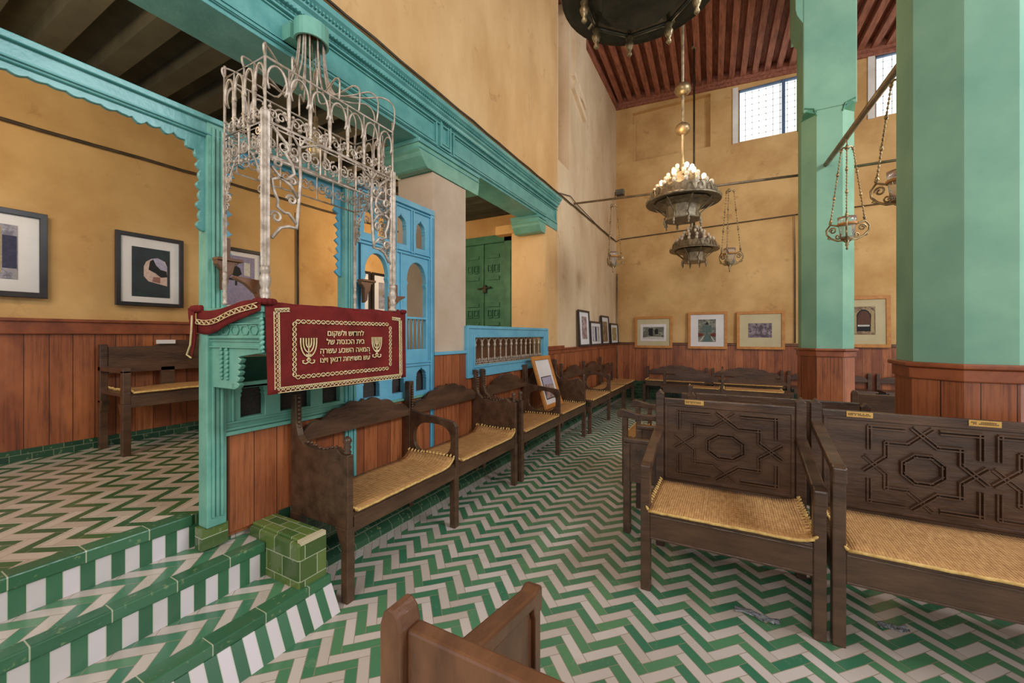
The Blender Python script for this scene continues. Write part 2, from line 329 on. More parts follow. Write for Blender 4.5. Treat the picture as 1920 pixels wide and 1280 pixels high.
# nave side wall above the lintel, and the solid part beyond the balustrade
m = MB().box(XW-0.4, XW, -1.2, 5.8, 3.552, ZC+0.25).box(XW-0.4, XW, 5.767, 5.8, 3.05, 3.552).box(XW-0.55, XW, 5.323, 5.8, 0.42, 3.058)
struct(m.build('wall_left', 'plaster_part_lit'))
m = MB().cut([rect(5.8, YF, 0.42, ZC+0.25), rect(5.83, 6.32, 4.19, ZC+0.2)], 0.5, YZ(XW-0.25))
struct(MB().box(XW-0.48, XW-0.2, 5.82, 6.33, 4.17, ZC).prism([(XW-.003, 4.192), (XW-0.21, 4.192), (XW-0.21, 4.27)], 1, 5.831, 6.319).build('trim_17', 'plaster'))
m.box(XW, XW+0.055, 6.5, 7.06, 5.62, ZC+0.2)
struct(m.build('wall_left_far', 'plaster_lit'))
m = MB()
for z in (5.5, 5.72): m.add([(XW, 6.42, z+.17), (XW+.075, 6.42, z+.17), (XW+.075, 7.05, z-.1), (XW, 7.05, z-.1), (XW, 6.42, z+.11), (XW+.06, 6.42, z+.11), (XW+.06, 7.05, z-.16), (XW, 7.05, z-.16)], [(0, 1, 2, 3), (7, 6, 5, 4), (1, 5, 6, 2), (0, 4, 5, 1), (2, 6, 7, 3)])
struct(m.build('trim_3', 'plaster_lit'))
# far wall with two windows and a shallow niche
W1 = (0.195, 1.72, 5.44, 6.52); W2 = (2.35, 3.85, 5.40, 6.52); NI = (-1.95, -0.33, 5.47, 6.6)
m = MB().cut([rect(XW, 6.0, 0.42, ZC+0.2), rect(*W1), rect(*W2), rect(*NI)], 0.5, XZ(YF+0.25)).box(NI[0]-.05, NI[1]+.05, YF+0.12, YF+0.5, NI[2]-.05, ZC)
m.box(W1[0]-.09, W1[0]-.02, YF-0.012, YF+.02, W1[2], W1[3]+.06).box(W2[0]-.09, W2[0]-.02, YF-0.012, YF+.02, W2[2], W2[3]+.06).box(NI[0]-.01, NI[0]+.07, YF+.02, YF+.14, NI[2], NI[3]-.25)
struct(m.build('wall_far', 'plaster'))
for i, W in enumerate((W1, W2)):
    win = struct(MB().box(W[0]-.02, W[1]+.02, YF+0.10, YF+0.12, W[2]-.02, W[3]+.02).build('window_%d' % (i+1), 'window_light'))
    m = MB(); q = W[0]
    m.box(W[0]-.0, W[0]+.02, YF+.03, YF+.09, W[2], W[3]).box(W[0], W[1], YF+.03, YF+.09, W[3]-.03, W[3]+.02).box(q+.75, q+.80, YF+.02, YF+.09, W[2], W[3])
    f = m.build('window_frame', 'slate', win, off=(0, 0, 0))
    m = MB(); n = 11
    for k in range(1, n+3): m.tube([(q+k*.12, YF+.06, W[2]), (q+k*.12, YF+.06, W[3])], .0035, 4)
    for k in range(1, 9): m.tube([(W[0], YF+.06, W[2]+k*.125), (W[1], YF+.06, W[2]+k*.125)], .0022, 4)
    for k in range(1, n+3):
        for j in range(1, 9): m.ball((q+k*.12, YF+.06, W[2]+j*.125), .009, 5)
    m.build('window_grille', 'slate', win, off=(0, 0, 0))
    struct(MB().box(W[0]-.11, W[0]-.015, YF-.025, YF+.09, W[2]-.02, W[3]+.05).build('trim_%d' % (4+i), 'white_paint'))
# ceiling: boards above square beams that run toward the far wall, slightly askew
struct(MB().prism([(XW-.3, zc(XW-.3)+.1), (6.0, zc(6)+.1), (6.0, zc(6)+.2), (XW-.3, zc(XW-.3)+.2)], 1, -1.6, YF+.1).build('ceiling', 'ceiling_wood'))
bm = thing('ceiling_beams', 'row of red brown square wooden beams running under the nave ceiling boards', 'ceiling beams', (0, 0, 0))
TH = radians(1.8)
for k in range(40):
    xe = -2.60+k*.205
    if xe > 5.9: break
    d = Vector((sin(TH), -cos(TH), 0))   # heading toward the camera
    a = Vector((xe, YF-.02, zc(xe)+.02)); L = 11.0
    a0 = Vector(a)
    if xe < XW+.06: a = a+d*((XW+.06-xe)/d.x); L -= (XW+.06-xe)/d.x
    b = a+d*L; a.z = zc(a.x)+.02; b.z = zc(b.x)+.02; n = Vector((d.y, -d.x, 0))*.05
    q = MB(); vs_ = []
    for p in (a, b):
        for s1, z in ((-1, -.06), (1, -.06), (1, .09), (-1, .09)): vs_.append(p+n*s1+Vector((0, 0, z)))
    q.add(vs_, [(3, 2, 1, 0), (4, 5, 6, 7), (0, 1, 5, 4), (1, 2, 6, 5), (2, 3, 7, 6), (3, 0, 4, 7)])
    q.build('beam', 'ceiling_wood', bm)
m = MB()
for d_, z0, z1 in ((.07, -.10, .1), (.10, -.02, .04), (.05, -.16, -.1)): m.prism([(XW, zc(XW)+z0), (6.0, zc(6)+z0), (6.0, zc(6)+z1), (XW, zc(XW)+z1)], 1, YF-d_, YF)
struct(m.build('trim_6', 'ceiling_wood'))
m = MB().box(XW, XW+.05, 7.08, YF, ZC-.06, ZC+.1).box(XW, XW+.05, 4.6, 6.45, ZC-.04, ZC+.1)
struct(m.build('trim_7', 'ceiling_wood'))
# wainscot and tiled base
def dado(name, x0, x1, y0, y1, z0, z1, mat): return struct(MB().box(x0, x1, y0, y1, z0, z1).build(name, mat))
dado('trim_8', XW-.01, XW+.02, 5.32, YF, .40, 1.25, 'dado_y')
m = MB().box(XW-.02, XW+.055, 5.32, YF, 1.23, 1.255).box(XW-.01, XW+.035, 5.32, YF, 1.17, 1.23).box(XW-.02, XW+.045, 5.32, 6.0, 1.255, 1.29)
struct(m.build('trim_9', 'cap_wood', bev=.006))
dado('trim_10', XW, 6.0, YF-.02, YF+.01, .40, 1.24, 'dado_x')
m = MB().box(XW, 6.0, YF-.05, YF, 1.24, 1.275).box(XW, 6.0, YF-.035, YF, 1.275, 1.29)
struct(m.build('trim_11', 'bench_red', bev=.006))
m = MB().box(XW-.01, XW+.012, 1.42, YF, .0, .42).prism([(XW, 0), (-2.2, 0), (-2.21, .04), (XW, .13)], 1, 1.44, YF)
struct(m.build('baseboard_left', 'tile_base'))
struct(MB().box(XW, 6.0, YF-.03, YF, 0, .41).build('baseboard_far', 'tile_base_x'))
dado('trim_12', XW-.03, XW+.0, 1.15, 5.33, .40, .95, 'dado_y')
# low wall and dado under the balustrade, first pillar
m = MB().box(XW-.3, XW-.01, 3.33, 5.323, 0, 1.02)
struct(m.build('wall_low', 'plaster'))
dado('trim_13', XW-.03, XW+.015, 3.33, 5.35, .40, 1.05, 'dado_y')
p = thing('pillar', 'pale square plaster pillar standing between the blue screen and the metal balustrade', 'pillar', (XW-.2, 3.07, 0))
MB().box(XW-.41, XW, 2.815, 3.33, 0.0, 2.915).build('shaft', 'plaster_side_lit', p)
MB().box(XW-.01, XW+.018, 2.82, 3.33, .40, 1.27).build('wainscot_panel', 'dado_y', p)
MB().box(XW-.02, XW+.035, 2.81, 3.36, 1.27, 1.30).build('blue_cap_strip', 'blue', p, bev=.006, label='sky blue painted cap strip')
# aisle beyond the screen
struct(MB().box(-4.95, -4.66, -1.6, 5.96, ZP, 3.7).build('wall_aisle', 'plaster'))
struct(MB().box(-4.67, -4.64, -1.6, 5.95, ZP+.08, 1.46).build('trim_14', 'dado_y'))
struct(MB().box(-4.68, -4.615, -1.6, 5.95, 1.46, 1.56).box(-4.68, -4.60, -1.6, 5.95, 1.555, 1.58).build('trim_15', 'cap_wood', bev=.006))
struct(MB().box(-4.67, -4.63, -1.6, 5.95, ZP, ZP+.085).build('baseboard_aisle', 'tile_base'))
struct(MB().box(-4.9, -4.35, 5.95, 6.3, ZP, 3.8).box(-3.16, XW-.3, 5.95, 6.3, ZP, 3.8).box(-4.35, -3.16, 5.95, 6.3, 3.17, 3.8).build('wall_aisle_end', 'plaster'))
struct(MB().box(-4.95, XW-.2, -1.6, 6.1, 3.62, 3.75).build('ceiling_aisle', 'ceiling_dark'))
jb = thing('aisle_joists', 'row of dark timber joists crossing the low ceiling of the side aisle', 'ceiling joists', (-3.6, 2, 3.6))
for k in range(24):
    y = -1.3+k*.31; MB().box(-4.655, XW-.42, y, y+.13, 3.50, 3.618).build('joist', 'ceiling_dark', jb)
# stub piece of the wall head next to the door
struct(MB().box(-3.15, -2.78, 5.3, 5.45, 2.99, 3.12).build('trim_16', 'plaster'))
d = struct(MB().box(-4.36, -3.15, 6.0, 6.03, ZP, 3.18).build('door_1', 'green_dark'))
m = MB()
m.box(-4.36, -4.28, 5.93, 6.0, ZP, 3.18).box(-3.36, -3.16, 5.93, 6.0, ZP, 3.18).box(-3.30, -3.22, 5.91, 5.95, ZP, 2.9).box(-4.36, -3.16, 5.93, 6.0, 3.05, 3.18)
m.build('door_frame', 'green_dark', d, off=(0, 0, 0), bev=.006)
m = MB()
for cx in (-4.02, -3.60):
    for z0, z1 in ((.75, .95), (1.95, 2.02), (2.42, 2.48), (2.80, 2.86), (1.62, 1.68)): m.box(cx-.12, cx+.12, 5.975, 6.0, z0, z1)
    for zc in (1.83, 2.62):
        for s_ in (-.065, .065):
            x_ = cx+s_
            m.cut([rect(x_-.05, x_+.05, zc-.07, zc+.07), rect(x_-.038, x_+.038, zc-.056, zc+.056)], .03, XZ(5.985)); m.box(x_-.022, x_+.022, 5.975, 6, zc-.035, zc+.035)
m.box(-3.83, -3.79, 5.965, 6.0, ZP, 3.05)
m.build('door_panel', 'green_dark', d, off=(0, 0, 0), bev=.004)
MB().tube([(-3.9, 5.95, 2.27), (-3.62, 5.95, 2.29)], .012, 6).box(-3.79, -3.73, 5.94, 5.98, 2.2, 2.33).build('door_bolt', 'black_metal', d, off=(0, 0, 0))
# ------------------------------------------------------------------ lintel with carved fascia and corbels
LT = thing('lintel_beam', 'long teal carved wooden lintel carrying the wall above pillar and screen', 'beam', (XW, 2.5, 3.1))
MB().box(XW-.33, XW, -1.3, 5.765, 3.135, 3.55).box(XW-.0, XW+.012, 5.32, 5.765, 3.06, 3.2).build('beam_body', 'teal', LT, bev=.004)
m = MB()
prof = [(0, 3.42), (.03, 3.43), (.035, 3.455), (.055, 3.47), (.06, 3.50), (.085, 3.52), (.09, 3.555), (0, 3.555)]
m.prism([(XW+a, z) for a, z in prof][::-1], 1, -1.3, 5.77)
m.build('cornice', 'teal', LT)
m = MB()
for a, z in ((.012, 3.40), (.022, 3.375), (.012, 3.16)): m.box(XW, XW+a, -1.3, 5.76, z, z+.012)
def nest(y0, y1, z0, z1, wd=.016, h=.02):
    m.cut([rect(y0, y1, z0, z1), rect(y0+wd, y1-wd, z0+wd, z1-wd)], h, YZ(XW+h/2))
nest(-1.2, 2.86, 3.165, 3.39); nest(-1.17, 2.83, 3.195, 3.36, .008, .012)
nest(2.90, 3.06, 3.175, 3.43, .02, .028); nest(2.93, 3.03, 3.21, 3.42, .012, .02)
nest(3.10, 5.72, 3.165, 3.39); nest(3.13, 5.69, 3.195, 3.36, .008, .012)
m.build('fascia_moulding', 'teal', LT)
m = MB(); k = -1.2
while k < 5.7:
    m.box(XW+.03, XW+.05, k, k+.012, 3.405, 3.42); m.box(XW+.058, XW+.075, k, k+.012, 3.485, 3.50); k += .026
m.build('dentil_row', 'teal', LT)
def corbel(y0, y1, lbl):
    c = thing('corbel', lbl, 'corbel', (XW, (y0+y1)/2, 2.98))
    m = MB()
    pr = [(0, 3.0), (.04, 2.985), (.055, 2.93), (.10, 2.92), (.11, 2.90)]
    m.prism([(y0, 3.135), (y0, 3.05), (y0+.02, 3.03), (y0+.035, 3.0), (y0+.10, 2.93), (y0+.12, 2.92), (y1-.02, 2.92), (y1, 3.01), (y1, 3.135)], 0, XW-.42, XW+.012)
    m.build('body', 'teal_green', c)
    q = MB().box(XW-.43, XW+.028, y0-.012, y1, 3.10, 3.135).box(XW-.425, XW+.02, y0-.004, y1, 3.055, 3.07)
    q.build('moulding', 'teal', c, bev=.004)
corbel(2.62, 3.555, 'teal painted corbel block resting on the pale pillar under the lintel')
corbel(5.065, 5.32, 'teal painted corbel under the right end of the lintel by the wall')
# ------------------------------------------------------------------ painted wooden screen
SC = thing('painted_screen', 'turquoise and sky blue painted wooden arcade screen closing off the raised aisle', 'screen', (XW, 1.5, ZP))
T = .07
def post(y0, y1, z0, z1, mat='teal_green', x0=XW-T, x1=XW+.016):
    o = MB().box(x0, x1, y0, y1, z0, z1).build('post', mat, SC, bev=.006)
    MB().box(x1, x1+.012, y0+.02, y0+.032, z0+.05, z1-.05).box(x1, x1+.012, y1-.032, y1-.02, z0+.05, z1-.05).box(x1, x1+.006, (y0+y1)/2-.008, (y0+y1)/2+.008, z0+.05, z1-.05).build('reed_moulding', mat, o, bev=.003)
post(1.045, 1.137, .47, 2.56); post(1.877, 1.971, .05, 2.54, 'teal'); post(2.775, 2.828, .05, 2.54, 'blue'); post(-.12, -.02, .47, 2.56)
MB().box(XW-T, XW+.01, -1.3, 1.05, 2.455, 2.555).build('beam', 'teal', SC, bev=.006)
MB().box(XW-T+.004, XW+.01, 1.13, 1.88, 2.47, 2.545).build('beam', 'teal', SC, bev=.006)
MB().box(XW+.01, XW+.028, -1.3, 1.137, 2.53, 2.558).box(XW+.01, XW+.02, -1.3, 1.12, 2.465, 2.475).build('beam_moulding', 'teal', SC, bev=.004)
def scallop(ya, yb, ztop, zlow, n, depth=.022, seg=5, side=.018, drop=.045, rad=.22):   # cusped board in both upper corners of an opening
    out = []; half = (yb-ya)*.5
    base = [(side, zlow), (side, ztop-drop-rad)]+[(side+rad*(1-cos(a*pi/16)), ztop-drop-rad+rad*sin(a*pi/16)) for a in range(1, 9)]+[(half, ztop-drop+.008)]
    ln = [0]
    for p, q in zip(base, base[1:]): ln.append(ln[-1]+math.hypot(q[0]-p[0], q[1]-p[1]))
    def at(d):
        for i in range(len(base)-1):
            if d <= ln[i+1] or i == len(base)-2:
                f = (d-ln[i])/(ln[i+1]-ln[i]); p, q = base[i], base[i+1]; L = ln[i+1]-ln[i]
                return p[0]+(q[0]-p[0])*f, p[1]+(q[1]-p[1])*f, (q[1]-p[1])/L, -(q[0]-p[0])/L
    for s_ in (0, 1):
        P = [(0, ztop), (0, zlow)]; tot = ln[-1]
        for i in range(n):
            for k in range(seg+1):
                d = tot*(i+k/seg)/n; u, v, nx, nz = at(min(d, tot-1e-4)); b = sin(pi*k/seg)*depth*(1 if i % 2 == 0 else .55)*(.45 if u > half*.55 else 1)
                P.append((u+nx*b, v+nz*b))
        P.append((half, ztop))
        out.append([(ya+u if s_ == 0 else yb-u, v) for u, v in P])
    return out
def zig(ya, yb, ztop, zlow, n):
    return scallop(ya, yb, ztop, zlow, n, .034, 2, .012, .03, .20)
for P in scallop(-.02, 1.045, 2.46, 1.98, 18, .02, 5, .014, .035, .13): MB().cut([P], .022, YZ(XW-.015), .002).build('scalloped_arch', 'teal', SC)
for P in zig(1.137, 1.877, 2.475, 1.86, 16): MB().cut([P], .022, YZ(XW-.04), .002).build('scalloped_arch', 'blue', SC)
def ogee(y0, y1, z0, z1, lobes=True):
    c = (y0+y1)/2; hw = (y1-y0)/2; zs = z0+(z1-z0)*.52; P = [(y0, z0), (y1, z0), (y1, zs)]
    H = z1-zs
    for f, g in ((.92, .10), (1.0, .22), (.86, .30), (.92, .42), (.80, .58), (.52, .72), (.28, .78), (.12, .88), (0, 1.0)): P.append((c+hw*f, zs+H*g))
    for f, g in ((.12, .88), (.28, .78), (.52, .72), (.80, .58), (.92, .42), (.86, .30), (1.0, .22), (.92, .10)): P.append((c-hw*f, zs+H*g))
    P.append((y0, zs)); return P
def bigarch(y0, y1, z0, z1):
    c = (y0+y1)/2; hw = (y1-y0)/2; zs = z1-hw*1.35; P = [(y0, z0), (y1, z0), (y1, zs-.05), (y1-.012, zs-.02), (y1, zs)]
    for i in range(1, 12):
        a = pi*i/12; r = 1+.03*sin(i*6); P.append((c+hw*cos(a)*r*.98, zs+hw*1.35*sin(a)**.85))
    P += [(y0, zs), (y0+.012, zs-.02), (y0, zs-.05)]; return P
outer = rect(1.971, 2.80, .93, 2.54)
holes = [ogee(2.05, 2.155, 2.20, 2.40), ogee(2.18, 2.285, 2.20, 2.40), ogee(2.36, 2.49, 2.19, 2.44), ogee(2.60, 2.72, 2.19, 2.44),
         bigarch(2.055, 2.29, 1.33, 2.07), bigarch(2.49, 2.735, 1.33, 2.07), ogee(2.04, 2.20, .985, 1.17), ogee(2.325, 2.46, .985, 1.18), ogee(2.60, 2.735, .97, 1.18)]
MB().cut([outer]+holes, .045, YZ(XW-.022), .003).build('lattice_panel', 'blue', SC)
m = MB()
for y in (2.0, 2.335, 2.36, 2.535, 2.56): m.box(XW, XW+.012, y, y+.012, 2.13 if y > 2.4 else 1.2, 2.5)
for y in (2.0, 2.345, 2.41, 2.755): m.box(XW, XW+.012, y, y+.012, 1.22, 2.12)
for z in (2.115, 2.14, 2.49, 1.19, 1.215): m.box(XW, XW+.014, 1.98, 2.80, z, z+.011)
m.box(XW-.01, XW+.022, 1.96, 2.82, 2.515, 2.56)
m.build('panel_moulding', 'blue', SC, bev=.003)
m = MB().box(XW-.05, XW-.0, 2.45, 2.76, 1.588, 1.605).box(XW-.05, XW-.0, 2.04, 2.30, 1.588, 1.605)
for a, b in ((2.055, 2.29), (2.49, 2.735)):
    for k in range(1, 5): m.tube([(XW-.025, a+(b-a)*k/5, 1.33), (XW-.025, a+(b-a)*k/5, 1.59)], .006, 6)
m.build('spindles', 'blue', SC)
holes2 = [ogee(1.21, 1.345, 1.0, 1.22), ogee(1.43, 1.63, 1.0, 1.22), ogee(1.71, 1.85, 1.0, 1.22)]
MB().cut([rect(1.12, 1.885, .93, 1.33)]+holes2, .045, YZ(XW-.022), .003).build('lower_panel', 'teal_green', SC)
MB().box(XW, XW+.012, 1.13, 1.90, .945, .958).box(XW, XW+.012, 1.13, 1.90, .98, .99).box(XW, XW+.012, 1.165, 1.175, .99, 1.3).box(XW-.01, XW+.02, 1.13, 2.8, .92, .94).build('panel_moulding', 'teal_green', SC, bev=.003)
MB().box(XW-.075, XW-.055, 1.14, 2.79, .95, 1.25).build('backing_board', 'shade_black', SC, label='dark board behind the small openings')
MB().box(XW-.04, XW-.012, 1.14, 1.88, .38, .93).box(XW-.04, XW-.012, 1.97, 2.79, .38, .93).build('dado_panel', 'dado_y', SC, label='red brown wooden boards')
MB().box(XW-.07, XW+.0, 1.03, 1.15, .36, .47).build('plinth_tile', 'tile_xz', SC)
# ------------------------------------------------------------------ projecting reading desk
DK = thing('reading_desk', 'sea green carved wooden desk jutting from the screen over the benches', 'desk', (-2.1, 1.5, 1.2))
ya, yb = 1.065, 1.93; xf = -1.865
def sidepoly():
    P = [(XW, 1.19), (-2.104, 1.19)]
    for i in range(5):
        z = 1.20+i*.03; P += [(-2.075+i*.004, z), (-2.062+i*.004, z+.012), (-2.09+i*.004, z+.024)]
    P += [(-2.05, 1.352), (xf, 1.372), (xf, 1.53), (XW, 1.53)]; return P
for y in (ya, yb-.025): MB().cut([[(a, b) for a, b in sidepoly()]], .025, XZ(y+.0125), .002).build('side_panel', 'teal_green', DK)
MB().box(xf-.02, xf, ya, yb, 1.372, 1.53).box(-2.13, -2.10, ya, yb, 1.19, 1.22).box(XW, -2.10, ya+.02, yb-.02, 1.19, 1.205).box(XW+.0, -1.88, ya+.02, yb-.02, 1.36, 1.372).build('front_board', 'teal_green', DK, bev=.003)
m = MB().box(XW, xf+.01, ya-.012, yb+.012, 1.53, 1.555).box(XW, xf+.02, ya-.022, yb+.022, 1.555, 1.585)
m.box(XW, xf+.008, ya-.01, ya, 1.50, 1.51).box(XW, xf+.008, ya-.014, ya, 1.435, 1.45).box(XW, xf+.008, ya-.008, ya, 1.418, 1.426).box(XW, xf+.006, ya-.012, ya, 1.388, 1.396)
m.build('top_moulding', 'teal_green', DK, bev=.004)
m = MB()
for xc in (-2.26, -2.175, -2.09, -2.005, -1.93):
    pts = [(xc-.035, ya-.004, 1.475), (xc-.02, ya-.004, 1.495), (xc+.02, ya-.004, 1.495), (xc+.035, ya-.004, 1.475), (xc+.02, ya-.004, 1.455), (xc-.02, ya-.004, 1.455)]
    m.tube(pts, .0035, 4, True)
m.build('carved_frieze', 'teal_green', DK)
for xc, r in ((-2.205, .010), (-2.155, .010), (xf+.004, .012)):
    z0, z1 = (1.235, 1.385) if xc < -2 else (1.372, 1.53)
    pts = [(xc+r*.5*cos(t*2.2), ya-.006+r*.5*sin(t*2.2), z0+(z1-z0)*t/20) for t in range(21)]; MB().tube(pts, r*.8, 6).build('rope_colonnette', 'teal_green', DK)
# ------------------------------------------------------------------ burgundy cloth over the desk
CL = thing('embroidered_cloth', 'burgundy velvet cloth with gold lettering hung over the front of the green desk', 'cloth', (-1.84, 1.5, 1.59))
def sheet(fn, nu, nv, th=.006):
    vs_ = []; m = MB()
    G = [[Vector(fn(i/nu, j/nv)) for j in range(nv+1)] for i in range(nu+1)]
    for i in range(nu+1):
        for j in range(nv+1):
            du = G[min(i+1, nu)][j]-G[max(i-1, 0)][j]; dv = G[i][min(j+1, nv)]-G[i][max(j-1, 0)]; n = du.cross(dv); n = n.normalized() if n.length > 0 else Vector((0, 0, 1))
            vs_.append(G[i][j]); vs_.append(G[i][j]-n*th)
    I = lambda i, j, s_: (i*(nv+1)+j)*2+s_
    fs = []
    for i in range(nu):
        for j in range(nv):
            fs.append((I(i, j, 0), I(i+1, j, 0), I(i+1, j+1, 0), I(i, j+1, 0))); fs.append((I(i, j+1, 1), I(i+1, j+1, 1), I(i+1, j, 1), I(i, j, 1)))
    for i in range(nu): fs.append((I(i, 0, 1), I(i+1, 0, 1), I(i+1, 0, 0), I(i, 0, 0))); fs.append((I(i, nv, 0), I(i+1, nv, 0), I(i+1, nv, 1), I(i, nv, 1)))
    for j in range(nv): fs.append((I(0, j, 0), I(0, j+1, 0), I(0, j+1, 1), I(0, j, 1))); fs.append((I(nu, j, 1), I(nu, j+1, 1), I(nu, j+1, 0), I(nu, j, 0)))
    return m.add(vs_, fs, True)
def front(u, v):
    z = 1.178+.422*v+(.004*sin(u*9) if v < .1 else 0); y = 1.06+.012*(1-v)+u*(.893-.012*(1-v))
    return (-1.838+.004*sin(u*14+v*2)*(1-v)+.003*sin(u*31), y, z)
sheet(front, 40, 14).build('front_fall', 'velvet', CL)
sheet(lambda u, v: (-1.84-.10*v+.0, 1.05+u*.905, 1.600+.004*sin(u*20)), 20, 3).build('top_fold', 'velvet', CL)
def side(u, v):
    x = -1.836-u*.56; zt = 1.607-.035*u+.010*sin(u*7); h = .045+.065*min(1, u*1.6)+.01*sin(u*9)
    return (x, 1.034-.004*sin(u*12), zt-h*v)
sheet(lambda u, v: side(1-u, 1-v), 24, 5).build('side_fall', 'velvet', CL)
sheet(lambda u, v: (-2.40+.012*sin(v*5)+.05*(u-.5)*(.35+.65*v), 1.015+.005*u, 1.33+.26*v+.05*abs(u-.3)*(1-v)), 6, 10).build('corner_fall', 'velvet', CL)
m = MB()
for i in range(12):
    a = i/12*2*pi; m.ball((-1.86+.035*cos(a), 1.07+.035*sin(a), 1.603), .016, 6)
    m.ball((-2.40+.04*cos(a), 1.05+.02*sin(a), 1.585), .02, 6)
for i in range(8): m.ball((-1.862+.025*cos(i), 1.93+.03*sin(i), 1.602), .014, 6)
m.build('gathered_corner', 'velvet', CL)
m = MB(); XF = -1.833
def zigzag(p0, p1, wd, n, r=.0022):   # two rails and a chevron between
    p0, p1 = Vector(p0), Vector(p1); t = (p1-p0).normalized(); s_ = Vector((1, 0, 0)).cross(t)
    for k in (-1, 1): m.tube([p0+s_*wd*k, p1+s_*wd*k], r, 4)
    for ph in (0, 1): m.tube([p0+(p1-p0)*(i/n)+s_*wd*(.8 if (i+ph) % 2 else -.1 if ph == 0 else -.8) for i in range(n+1)], r, 4)
zigzag((XF, 1.108, 1.56), (XF, 1.113, 1.20), .012, 34); zigzag((XF, 1.115, 1.195), (XF, 1.91, 1.192), .012, 66); zigzag((XF, 1.905, 1.20), (XF, 1.90, 1.545), .010, 34)
zigzag((XF, 1.10, 1.565), (XF, 1.17, 1.572), .008, 8); zigzag((XF, 1.83, 1.556), (XF, 1.90, 1.55), .008, 8)
def wreath(p0, p1, n):
    p0, p1 = Vector(p0), Vector(p1); t = (p1-p0).normalized(); s_ = Vector((1, 0, 0)).cross(t)
    for k in (1, -1): m.tube([p0+(p1-p0)*(i/(n*3))+s_*.010*sin(i/3*pi)*k for i in range(n*3+1)], .0021, 4)
    for i in range(n): m.ball(p0+(p1-p0)*((i+.5)/n)+s_*.004*(-1)**i, .0034, 5)
wreath((XF, 1.20, 1.517), (XF, 1.80, 1.517), 22); wreath((XF, 1.20, 1.248), (XF, 1.80, 1.248), 22); wreath((XF, 1.195, 1.25), (XF, 1.195, 1.515), 11); wreath((XF, 1.815, 1.262), (XF, 1.815, 1.505), 10)
m.build('gold_border', 'gold', CL)
m = MB()
zz = [(-1.84-.54*i/24, 1.024, side(i/24, .5)[2]) for i in range(25)]
m.tube([(p[0], p[1], p[2]+.011) for p in zz], .002, 4); m.tube([(p[0], p[1], p[2]-.011) for p in zz], .002, 4)
m.tube([(p[0]-.01*(i % 2), p[1], p[2]+(.009 if i % 2 else -.009)) for i, p in enumerate(zz)], .003, 4)
m.tube([(-2.372, 1.005, 1.55), (-2.378, 1.005, 1.47), (-2.39, 1.005, 1.40), (-2.425, 1.005, 1.352), (-2.38, 1.005, 1.337)], .004, 4)
m.build('side_trim', 'gold', CL)
for y, zt, zb, hw in ((1.269, 1.437, 1.308, .043), (1.707, 1.440, 1.318, .036)):
    H = zt-zb; zj = zb+H*.42
    m = MB(); m.tube([(XF, y, zb+.02), (XF, y, zt)], .0032, 4)
    for k in (1, 2, 3):
        r = hw*k/3
        pts = [(XF, y-r, zt)]+[(XF, y-r*cos(a*pi/12), zt-H*.16-(H*.14*k+.004)*sin(a*pi/12)*1.25) for a in range(13)]+[(XF, y+r, zt)]
        m.tube(pts, .0032, 4)
    for s_ in (-1, 1):
        m.tube([(XF, y+s_*.012, zj-.005), (XF, y, zj-.02), (XF, y-s_*.010, zj-.035), (XF, y+s_*.004, zb+.008), (XF, y+s_*.016, zb+.002), (XF, y+s_*.030, zb+.006), (XF, y+s_*.032, zb+.018), (XF, y+s_*.024, zb+.018)], .003, 4)
    m.build('gold_menorah', 'gold', CL)
m = MB()
for txt, z, sz in (('לחדוש ולשקום', 1.448, .040), ('בית הכנסת של', 1.403, .040), ('המאה השבע עשרה', 1.357, .040), ('עׁש משפחת דנאן ויצׁו', 1.311, .038)):
    txt = txt.replace('\u05c1', ''); m.text(txt[::-1], sz, Matrix.Translation((0, 1.492, z)) @ YZ(XF+.001), .0012, .0003)
m.tube([(XF, 1.656, 1.343), (XF, 1.650, 1.350)], .002, 4); m.tube([(XF, 1.352, 1.343), (XF, 1.346, 1.350)], .002, 4)
m.build('gold_lettering', 'gold', CL)
# ------------------------------------------------------------------ silver metal canopy over the desk
CN = thing('metal_canopy', 'silvery wrought metal canopy with dome of rods rising over the green desk', 'canopy', (-2.0, 1.46, 1.6))
cx0, cx1, cy0, cy1 = -2.19, -1.85, 1.066, 1.85
def column(x, y, r, zb, zt, fat=True):
    m = MB(); prof = [(r*1.3, 0), (r*1.3, .012), (r*.9, .02), (r*1.15, .04), (r*1.15, .055), (r*.85, .065), (r*1.2, .085), (r*1.25, .11), (r*.9, .13), (r*1.1, .14), (r*1.1, .155), (r*.85, .165)]
    m.lathe(prof, (x, y, zb), 12)
    n = 12; pts = []
    vs_ = []; 
    for z in (zb+.165, zt):
        for k in range(n*2):
            A = pi*k/n; rr = r*(1.0 if k % 2 else .78); vs_.append((x+rr*cos(A), y+rr*sin(A), z))
    m.add(vs_, [(k, (k+1) % (2*n), 2*n+(k+1) % (2*n), 2*n+k) for k in range(2*n)]+[list(range(2*n))[::-1], list(range(2*n, 4*n))])
    m.build('column', 'iron', CN)
column(cx1, cy0, .019, 1.60, 2.47); column(cx1, cy1, .019, 1.60, 2.47); column(cx0, cy0, .009, 1.60, 2.45); column(cx0, cy1, .009, 1.60, 2.45)
corner = [(cx1, cy0), (cx1, cy1), (cx0, cy1), (cx0, cy0)]
m = MB()
for z, r in ((2.72, .006), (2.43, .007), (2.41, .004), (2.27, .005)): m.tube([(x, y, z) for x, y in corner], r, 6, True)
for x, y in corner: m.tube([(x, y, 2.2), (x, y, 2.78)], .006, 6)
m.build('rail_frame', 'iron', CN)
